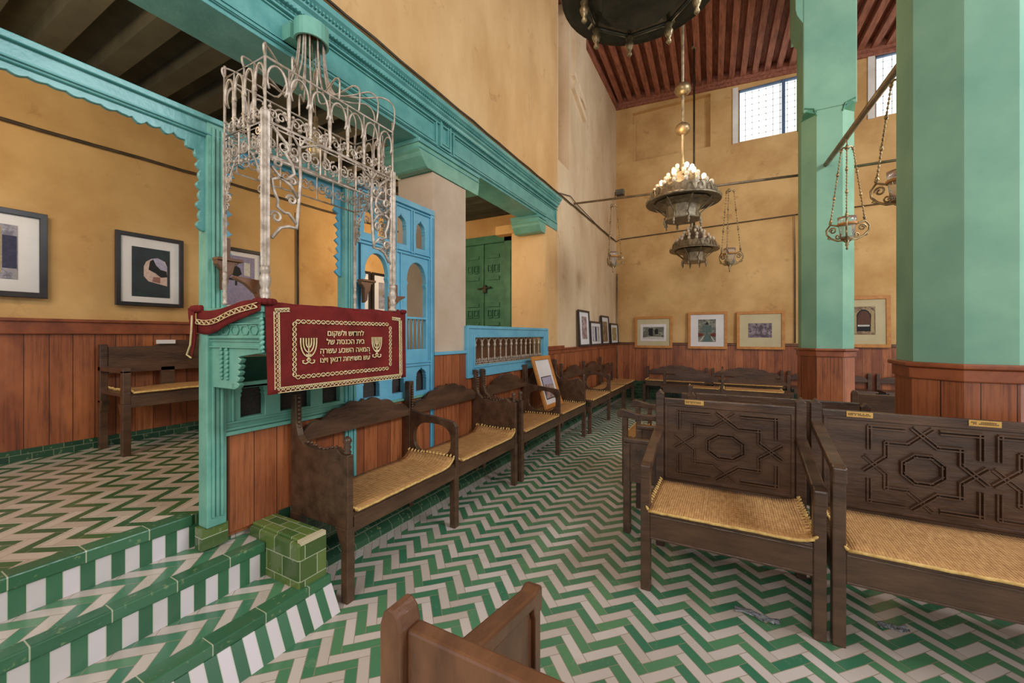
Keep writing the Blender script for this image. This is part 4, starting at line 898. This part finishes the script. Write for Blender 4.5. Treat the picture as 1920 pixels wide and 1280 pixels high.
def benchA(lbl, loc, rz, W, D, armF, armB, stars=(), plaques=(), solid=False, wood='bench', topz=1.02, pz=1.08, post=.052, group='carved wooden benches'):
    t = thing('carved_bench', lbl, 'bench', loc, rz, group); Z0 = (0, 0, 0)
    def sp(m_, x):   # arms of the worn bench splay outward toward the front
        k = .058 if solid and W > .8 else 0
        m_.v = [(p[0]+(k if x else -k)*(1-p[1]/D), p[1], p[2]) for p in m_.v]; return m_
    for x in (0, W-post):
        sp(MB().prism([(x, 0), (x+post, 0), (x+post, .04), (x+post, armF-.03), (x, armF-.03), (x, .04)], 1, 0, post), x).build('front_leg', wood, t, off=Z0, bev=.005)
        zt = pz
        MB().prism([(x, 0), (x+post, 0), (x+post, zt-.03), (x+post*.85, zt-.01), (x+post*.6, zt), (x+post*.35, zt), (x+post*.12, zt-.01), (x, zt-.03)] if solid else [(x, 0), (x+post, 0), (x+post, zt-.03), (x+post*.75, zt-.02), (x+post*.5, zt), (x+post*.2, zt-.02), (x, zt-.03)], 1, D-post, D).build('rear_post', wood, t, off=Z0, bev=.004)
        a = MB().prism([(-.012, armF-.075), (.055, armF-.06), (.06, armF-.03), (D-post, armB-.045), (D-post, armB), (.05, armF+.008), (.02, armF+.012), (-.012, armF-.0)], 0, x-.002, x+post+.004)
        sp(a, x).build('arm', wood, t, off=Z0, bev=.008)
        sp(MB().box(x+.008, x+post-.008, post, D-post, .30, .45), x).build('side_rail', wood, t, off=Z0, bev=.004)
        if solid:
            sp(MB().prism([(post, .45), (D-post, .45), (D-post, armB-.04), (post, armF-.035)], 0, x+.014, x+post-.014), x).build('side_panel', wood, t, off=Z0)
    MB().box(post, W-post, .004, .034, .30, .45).box(post, W-post, .0, .01, .30, .312).box(post, W-post, -.001, .01, .425, .437).build('apron', wood, t, off=Z0, bev=.003)
    MB().box(.01, W-.01, .01, D-post*.5, .43, .455).build('seat', wood, t, off=Z0, bev=.004)
    MB().box(post, W-post, D-.042, D-.012, .44, topz).build('back_panel', wood, t, off=Z0, bev=.005)
    MB().prism([(post, .22), (post, .43), (W-post, .43), (W-post, .22)]+[(W-post-(W-2*post)*i/16, .22+.02*abs(sin(i*pi/4))) for i in range(1, 16)], 1, D-.036, D-.018).build('rear_apron', wood, t, off=Z0)
    if stars:
        m_ = MB(); y = D-.042
        for cx, rx in stars: relief(m_, cx, .735, rx, .215, y, 0, 0, 0, 0)
        x_ = post
        grid_frame(m_, post+.01, W-post-.01, .475, .985, y)
        m_.build('carved_relief', wood, t, off=Z0)
    for (a, b) in plaques:
        m_, q_ = MB(), MB(); plaque(m_, q_, a, b, D-.042, .988-.0, 1.018); pq = m_.build('plaque', 'plaque', t, off=Z0, label='small brass name plate'); q_.build('engraving', 'ink', pq, off=Z0)
    return t
B1 = benchA('carved armchair bench with one star panel and straw seat, front row center', (-.44, 2.36, 0), 0, .85, .60, .715, .84, ((.425, .30),), ((.185, .30),))
straw((-.44, 2.36, 0), 0, .045, .80, -.012, .52, .455, 'straw mat with yellow fringes on the one star front bench', .02)
B2 = benchA('long carved bench with star panels and two plaques, right edge front row', (.43, 2.36, 0), 0, 1.62, .60, .835, .95, ((.48, .236), (.98, .236)), ((.165, .28), (.655, .77)))
straw((.43, 2.36, 0), 0, .055, 1.5, -.012, .52, .455, 'long straw mat on the front bench at the right edge')
B3 = benchA('nearest bench seen from behind at the bottom edge, worn reddish brown', (.452, 1.09, 0), pi, .93, .64, .70, .86, (), (), True, 'bench_red', 1.0, 1.03, .045)
for ch in list(B3.children):
    pass
B5 = benchA('plain bench back seen just behind the one star front bench', (.85, 4.13, 0), pi, 1.13, .60, .70, .8, (), (), False, 'bench', .985, .99)
B6 = benchA('short dark bench between the two green piers', (1.55, 5.4, 0), pi, .52, .55, .70, .8, (), (), True, 'bench', .9, .93)
def benchS(lbl, loc, rz, W, D, scroll, top):
    t = thing('scroll_chair', lbl, 'chair', loc, rz, 'dark wooden chairs in the middle rows'); Z0 = (0, 0, 0); p = .05
    for x in (0, W-p):
        for y, zt in ((0, .66 if scroll else .66), (D-p, top)): MB().box(x, x+p, y, y+p, 0, zt).build('leg', 'bench', t, off=Z0, bev=.005)
        if scroll:
            P = [(-.05, .70), (-.045, .66), (-.02, .65), (.0, .665), (.05, .66), (.15, .645), (.3, .65), (D, .68), (D, .73), (.3, .70), (.15, .70), (.06, .725), (.0, .74), (-.03, .73)]
            MB().prism(P, 0, x, x+p).build('arm', 'bench', t, off=Z0, bev=.006)
            MB().box(x+.01, x+p-.01, .13, .17, .45, .66).build('arm_support', 'bench', t, off=Z0)
        else:
            MB().box(x+.002, x+p, 0, D, .665, .695).build('arm', 'bench', t, off=Z0, bev=.006)
            MB().box(x+.012, x+p-.012, .03, D, .41, .67).build('side_panel', 'bench', t, off=Z0)
        MB().box(x+.008, x+p-.008, p, D-p, .38, .45).build('side_rail', 'bench', t, off=Z0)
    MB().box(p, W-p, .005, .035, .34, .46).build('apron', 'bench', t, off=Z0, bev=.003)
    MB().box(.01, W-.01, .01, D-.02, .44, .465).build('seat', 'bench', t, off=Z0)
    MB().box(p, W-p, D-.04, D-.012, .6, top-.06).build('back_panel', 'bench', t, off=Z0, bev=.004)
    return t
benchS('dark box sided bench poking out left behind the one star front bench', (-.68, 3.50, 0), -pi/2, .52, .56, False, .86)
benchS('chair with scrolled arms and straw seat behind the box sided bench', (-.90, 4.58, 0), -pi/2, .68, .58, True, .93)
straw((-.90, 4.58, 0), -pi/2, .06, .62, .0, .5, .465, 'straw mat on the chair with scrolled arms')
def benchB(L, zb=1.0, zp=1.1, D=.50, arm=True, lbl='', loc=(0, 0, 0), rz=0, endh=True):
    t = thing('wall_bench', lbl, 'bench', loc, rz, 'dark wooden benches along the walls'); Z0 = (0, 0, 0); p = .05; wood = 'bench'
    xs = [0, L-p]
    for x in xs:
        for y in (0, D-p): MB().prism([(y, 0), (y+p, 0), (y+p, .30), (y+p+(.05 if y == 0 else 0), .40), (y-(.05 if y else 0), .40), (y, .30)], 0, x, x+p).build('leg', wood, t, off=Z0, bev=.003)
        if endh:
            P = [(.003, .395), (D, .395), (D, zp), (D-.045, zp), (D-.05, .93), (D-.07, .86), (D-.12, .815), (D-.20, .80), (D-.28, .80), (.10, .83), (.055, .80), (.003, .80)]
            MB().prism(P[::-1], 0, x+.006, x+p-.006).build('end_panel', wood, t, off=Z0, bev=.004)
            q = MB()
            for k in range(10): q.ball((x+p/2, D-.052, .86+(zp-.88)*k/9), .013, 6)
            for k in range(9): q.ball((x+p/2, D-.10-(D-.18)*k/9, .815+.012*sin(k)), .011, 6)
            q.build('beading', wood, t, off=Z0)
            MB().lathe([(.016, 0), (.022, .012), (.012, .025), (.022, .038), (.012, .052), (.024, .07), (.02, .085), (.006, .1)], (x+p/2, .028, .80), 10).build('finial', wood, t, off=Z0)
        else: MB().box(x, x+p, D-p, D, .38, zp).build('rear_post', wood, t, off=Z0, bev=.005)
    if arm:
        x = L/2-p/2
        for y in (0, D-p): MB().prism([(y, 0), (y+p, 0), (y+p, .45), (y, .45)], 0, x, x+p).build('leg', wood, t, off=Z0, bev=.003)
        SG = lambda v: math.copysign(abs(v)**.75, v)
        H_ = [(.04+(.19+.185*SG(cos(a*pi/12))), .642+.128*SG(sin(a*pi/12))) for a in range(24)]
        MB().cut([[(0, .40), (D-.05, .40), (D-.05, .85), (D-.12, .835), (.08, .80), (.02, .79), (0, .76)], H_], .036, Matrix.Translation((x+p/2, 0, 0)) @ YZ(0), .003).build('middle_arm', wood, t, off=Z0)
        MB().box(x, x+p, D-p, D, .45, zp-.02).build('middle_post', wood, t, off=Z0, bev=.004)
        q = MB()
        for k in range(10): q.ball((x+p/2, D-.055, .86+(zp-.92)*k/9), .012, 6)
        q.build('beading', wood, t, off=Z0)
    MB().box(p, L-p, .004, .036, .37, .46).build('apron', wood, t, off=Z0, bev=.004)
    MB().box(.01, L-.01, .01, D-.03, .455, .482).build('seat', wood, t, off=Z0, bev=.004)
    segs = ((p, L/2-p/2), (L/2+p/2, L-p)) if arm else ((p, L-p),)
    for a, b in segs:
        n_ = 40; top = []
        for i in range(n_+1):
            f = i/n_; g = min(f, 1-f)*2
            zz_ = zb-.14+.10*min(1, g*1.6)+.028*abs(sin(g*pi*3.2))+.03*g**3
            top.append((a+(b-a)*f, zz_))
        zl = zb-.19
        MB().prism([(a, zl), (b, zl)]+top[::-1], 1, D-.045, D-.02).build('back_board', wood, t, off=Z0)
    return t
XB = -1.80
W1b = benchB(1.98, lbl='wall bench nearest the steps, ending at the green tiled block', loc=(XB, 1.47, 0), rz=pi/2)
W2b = benchB(2.03, lbl='wall bench below the balustrade with a framed picture leaning on it', loc=(XB+.01, 3.52, 0), rz=pi/2)
W3b = benchB(2.17, lbl='wall bench under the four black framed pictures', loc=(XB+.03, 5.72, 0), rz=pi/2, zb=.96, zp=1.02, endh=False)
W4b = benchB(.86, lbl='short wall bench filling the far left corner', loc=(XB+.03, 7.95, 0), rz=pi/2, zb=.86, zp=.86, arm=False, endh=False)
for y0, L, nm in ((1.47, 1.98, ('near', 'steps')), (3.53, 2.03, ('near', 'leaning picture'))):
    pass
straw((XB, 1.47, 0), pi/2, .06, .93, -.01, .43, .482, 'straw mat with curled end on the wall bench seat nearest the tiled block', .05)
straw((XB, 1.47, 0), pi/2, 1.05, 1.90, -.01, .43, .482, 'straw mat on the far seat of the wall bench nearest the steps', .05)
straw((XB+.01, 3.52, 0), pi/2, .06, .95, -.01, .43, .482, 'straw mat on the wall bench seat in front of the leaning picture')
straw((XB+.01, 3.52, 0), pi/2, 1.08, 1.95, -.01, .43, .482, 'straw mat on the wall bench seat just beyond the leaning picture')
straw((XB+.03, 5.72, 0), pi/2, .06, 1.02, -.01, .43, .482, 'straw mat on the near seat of the bench under the black framed pictures')
straw((XB+.03, 5.72, 0), pi/2, 1.14, 2.09, -.01, .43, .482, 'straw mat on the far seat of the bench under the black framed pictures')
straw((XB+.03, 7.95, 0), pi/2, .06, .80, -.01, .43, .482, 'straw mat on the short bench in the far left corner')
FW = benchB(1.25, lbl='low far wall bench under the honey framed picture beside the corner', loc=(-1.62, 8.95, 0), rz=0, zb=.79, zp=.76, arm=False, endh=False)
dup(FW, (-.30, 8.95, 0), 0, 'low far wall bench under the honey framed synagogue print')
dup(FW, (1.02, 8.95, 0), 0, 'low far wall bench behind the slim green pier')
dup(FW, (2.34, 8.95, 0), 0, 'low far wall bench at the right seen between the two piers')
for i, (x, l_) in enumerate(((-1.62, 'straw mat on the far wall bench nearest the left corner'), (-.30, 'straw mat on the far wall bench under the synagogue print'))):
    straw((x, 8.95, 0), 0, .06, 1.19, 0, .42, .482, l_)
FB = benchB(2.1, lbl='low bench with wavy back standing in front of the far wall benches', loc=(-1.14, 8.02, 0), rz=0, zb=.75, zp=.75, arm=True, endh=False)
straw((-1.14, 8.02, 0), 0, .5, 1.0, 0, .42, .482, 'short straw mat left of center on the bench in front of the far wall row'); straw((-1.14, 8.02, 0), 0, 1.08, 1.95, 0, .42, .482, 'straw mat right of center on the bench in front of the far wall row')
AB = benchB(1.9, lbl='shadowy bench in the raised aisle against the ochre wall', loc=(-4.08, 1.28, ZP), rz=pi/2, zb=.92, zp=.86, arm=False, endh=False)
a_ = MB().box(.0, .05, -.0, .5, .64, .68).box(0, .05, 0, .05, .4, .66).build('arm', 'bench', AB, off=(0, 0, 0), bev=.005)
MB().box(.05, 1.85, .44, .47, .62, .84).box(.40, .50, .44, .47, .45, .65).build('back_board', 'bench', AB, off=(0, 0, 0))
MB().box(.36, .50, .425, .432, .86, .895).build('plaque', 'white', AB, off=(0, 0, 0), label='pale name plate')
straw((-4.08, 1.28, ZP), pi/2, .06, 1.8, -.01, .43, .482, 'straw mat on the bench in the raised aisle')
# ------------------------------------------------------------------ framed pictures
def picture(lbl, loc, rz, w_, h_, fw, frame, matc, inner, prt, tilt=0, shapes=None, matname='mount', group=None, cat='framed picture', yaw2=0, inner_mat=None):
    t = thing('framed_picture', lbl, cat, loc, rz, group); t.rotation_euler = (tilt, yaw2, rz); Z0 = (0, 0, 0)
    d_ = .03
    m_ = MB().cut([rect(0, w_, 0, h_), rect(fw, w_-fw, fw, h_-fw)], d_, XZ(-d_/2), .003); m_.build('frame', frame, t, off=Z0)
    MB().box(fw*.6, w_-fw*.6, -.012, -.006, fw*.6, h_-fw*.6).build(matname, matc, t, off=Z0)
    a, b, c_, d2 = inner
    if inner_mat: MB().box(inner_mat[0]*w_, inner_mat[1]*w_, -.0135, -.0115, inner_mat[2]*h_, inner_mat[3]*h_).build('inner_mount', 'white', t, off=Z0)
    MB().box(a*w_, b*w_, -.0155, -.013, c_*h_, d2*h_).build('print', prt, t, off=Z0)
    for ii, (nm, mt, poly) in enumerate(shapes or ()):
        P = [((a+(b-a)*u)*w_, (c_+(d2-c_)*v)*h_) for u, v in poly]
        MB().cut([P], .002, XZ(-.0163-.0013*ii)).build(nm, mt, t, off=Z0)
    return t
def arch(u0, u1, v0, v1, n=10):
    c = (u0+u1)/2; r = (u1-u0)/2; vs = v1-r; return [(u0, v0), (u1, v0)]+[(c+r*cos(pi*i/n), vs+(v1-vs)*sin(pi*i/n)) for i in range(n+1)]
xa = -4.64
RZ = pi/2   # faces +x
picture('large black framed picture cut off by the left picture edge on the aisle wall', (xa, .36, 1.735), RZ, .65, .64, .035, 'frame_black', 'white', (.35, .78, .2, .82), 'print_pale', shapes=(('column_shape', 'sand_tone', [(.55, .1), (.72, .1), (.72, .95), (.55, .95)]), ('dark_shape', 'slate_tone', [(.74, .2), (.98, .2), (.98, .8), (.74, .8)]), ('low_shape', 'slate_tone', [(.1, .25), (.5, .25), (.5, .4), (.1, .4)])))
picture('black framed picture of a dark archway with trees on the aisle wall', (xa, 1.405, 1.715), RZ, .48, .64, .028, 'frame_black', 'white', (.22, .79, .13, .82), 'print_dark', shapes=(('arch_view', 'stone_tone', [(.30, .42), (.42, .32), (.92, .25), (.92, .66), (.86, .76), (.72, .80), (.5, .79), (.36, .72), (.30, .62)]), ('sky_shape', 'sky_tone', [(.5, .79), (.62, .60), (.78, .56), (.92, .58), (.90, .68), (.80, .78), (.66, .82)]), ('tree_shape', 'tree_tone', [(.42, .56), (.46, .74), (.54, .78), (.62, .66), (.74, .58), (.9, .56), (.92, .44), (.75, .42), (.6, .5)]), ('low_wall', 'brick_tone', [(.52, .32), (.72, .30), (.72, .42), (.54, .42)])))
picture('black framed picture of a white house and palm seen behind the left screen post', (xa, 2.14, 1.72), RZ, .50, .66, .03, 'frame_black', 'white', (.12, .82, .08, .88), 'wall_tone', shapes=(('palm_shape', 'tree_tone', [(.30, .62), (.36, .74), (.46, .80), (.56, .76), (.62, .64), (.5, .58), (.48, .40), (.43, .40), (.43, .58)]), ('tower_shape', 'light_tone', [(.68, .62), (.86, .60), (.86, .88), (.68, .88)]), ('window_row', 'tree_tone', [(.26, .50), (.46, .50), (.46, .54), (.26, .54)])))
picture('black framed picture on the aisle wall, just left of the middle screen post', (xa, 3.68, 1.72), RZ, .50, .66, .03, 'frame_black', 'white', (.2, .8, .2, .8), 'print_pale')
picture('black framed picture on the aisle wall seen through the blue lattice', (xa, 4.22, 1.72), RZ, .50, .66, .03, 'frame_black', 'white', (.25, .75, .2, .8), 'print_pale')
lx = XW+.06
for y0, w_, h_, pr, inn, l_, sh in ((6.64, .60, .64, 'print_rose', (.3, .75, .2, .83), 'tallest black framed picture on the left wall ledge, nearest of the four', ()),
        (7.29, .72, .46, 'print_pale', (.2, .8, .16, .8), 'low black framed picture with pale columns, second nearest on the left wall ledge', (('column_shape', 'light_tone', [(.12, .02), (.34, .02), (.34, .95), (.12, .95)]), ('column_shape', 'light_tone', [(.6, .02), (.84, .02), (.84, .95), (.6, .95)]), ('gap_shape', 'slate_tone', [(.36, .05), (.56, .05), (.56, .95), (.36, .95)]))),
        (8.06, .56, .60, 'print_sepia', (.15, .8, .1, .8), 'narrow looking black framed picture with brown print, second from the far corner', ()),
        (8.75, .66, .46, 'print_ochre', (.22, .8, .17, .8), 'black framed picture with yellowish print in the far left corner', ())):
    picture(l_, (lx, y0, 1.257), RZ, w_, h_, .028, 'frame_black', 'white', inn, pr, tilt=-.05, shapes=sh)
yf = YF-.052
picture('honey framed picture with grey mount on the far wall ledge, next to the corner', (-1.88, yf, 1.17), 0, .80, .70, .048, 'frame_oak', 'cream', (.22, .78, .28, .67), 'print_grey', inner_mat=(.15, .84, .22, .76), tilt=-.03, shapes=(('tower_shape', 'tree_tone', [(.28, .3), (.48, .22), (.48, .9), (.28, .9)]), ('ground_shape', 'light_tone', [(.0, .0), (1, .0), (1, .15), (.5, .22), (0, .12)]), ('tree_shape', 'tree_tone', [(.58, .4), (.72, .4), (.74, .75), (.65, .88), (.56, .7)])))
picture('honey framed print of a synagogue interior, middle of the far wall ledge', (-.76, yf, 1.165), 0, .745, .78, .048, 'frame_oak', 'white', (.27, .72, .19, .80), 'print_grey', tilt=-.03, shapes=(('ark_shape', 'teal_tone', [(.22, .42), (.76, .42), (.76, .74), (.22, .74)]), ('roof_shape', 'tree_tone', [(.40, .76), (.60, .76), (.50, .92)]), ('aisle_shape', 'teal_tone', [(.22, .0), (.80, .0), (.55, .36), (.45, .36)]), ('bench_shape', 'red_tone', [(0, .22), (.25, .26), (.28, .36), (0, .40)]), ('bench_shape', 'red_tone', [(.72, .26), (1, .22), (1, .40), (.70, .36)]), ('mat_shape', 'light_tone', [(.05, .02), (.12, .02), (.34, .24), (.28, .24)]), ('mat_shape', 'light_tone', [(.88, .02), (.95, .02), (.76, .24), (.70, .24)])))
picture('honey framed picture with a small dark violet print, beside the slim pier', (.16, yf, 1.17), 0, .82, .76, .048, 'frame_oak', 'cream', (.25, .74, .31, .69), 'print_violet', tilt=-.03)
picture('honey framed picture of an arched door, seen between the two green piers', (1.76, yf, 1.23), 0, .78, .93, .055, 'frame_oak', 'cream', (.33, .74, .25, .80), 'print_sepia', tilt=-.03, shapes=(('arch_surround', 'tree_tone', arch(.15, .83, .12, .90)), ('door_shape', 'door_tone', arch(.21, .78, .36, .85)), ('step_shape', 'light_tone', [(.22, .29), (.74, .29), (.74, .35), (.22, .35)]), ('pillar_shape', 'sand_tone', [(.02, .05), (.17, .05), (.17, .8), (.02, .8)]), ('pillar_shape', 'sand_tone', [(.78, .1), (.94, .1), (.94, .85), (.82, .85)])))
# picture leaning back on the wall bench
picture('honey framed picture leaning on the wall bench seat against the wall', (-2.02, 4.60, .515), RZ, .56, .68, .045, 'frame_oak', 'white', (.22, .80, .16, .60), 'frame_black', tilt=-.30, shapes=(('town_view', 'print_rose', [(.05, .04), (.95, .04), (.95, .96), (.05, .96)]), ('sky_shape', 'sky_tone', [(.05, .66), (.95, .60), (.95, .96), (.05, .96)])))
# ------------------------------------------------------------------ clear plastic scraps on the floor
def scrap(x, y, L, rz, lbl):
    random.seed(int(L*1000)); t_ = Matrix.Translation((x, y, .004)) @ Matrix.Rotation(rz, 4, 'Z')
    m_ = sheet(lambda u, v: (L*u, .045*(v-.5)+.01*sin(u*7), .004+.012*random.random()*(.3+u)), 16, 5, .001)
    for i, p in enumerate(m_.v): m_.v[i] = tuple(t_ @ Vector(p))
    tag(m_.build('plastic_scrap', 'plastic'), lbl, 'plastic scrap')
scrap(.03, 2.42, .2, -.1, 'crumpled clear plastic scrap on the tiles before the one star bench')
scrap(.66, 2.62, .12, .2, 'small clear plastic scrap on the tiles under the right front bench')

# ------------------------------------------------------------------ shared group names for repeats
GR = {'chandelier': 'chandeliers hanging along the nave', 'hanging_lamp': 'glass lamps hanging on chains', 'pier': 'green chamfered piers', 'corbel': 'corbels under the lintel',
      'tie_rod': 'tie rods across the room', 'wall_cable': 'cables on the walls', 'wall_pipe': 'thin pipes on the walls', 'framed_picture': 'framed pictures', 'wooden_bracket': 'brown wooden holders around the desk',
      'wooden_horn': 'brown wooden holders around the desk', 'plastic_scrap': 'plastic scraps on the floor'}
for o in bpy.data.objects:
    k = o.name.split('.')[0]
    if o.parent is None and k in GR and not o.get('group'): o['group'] = GR[k]
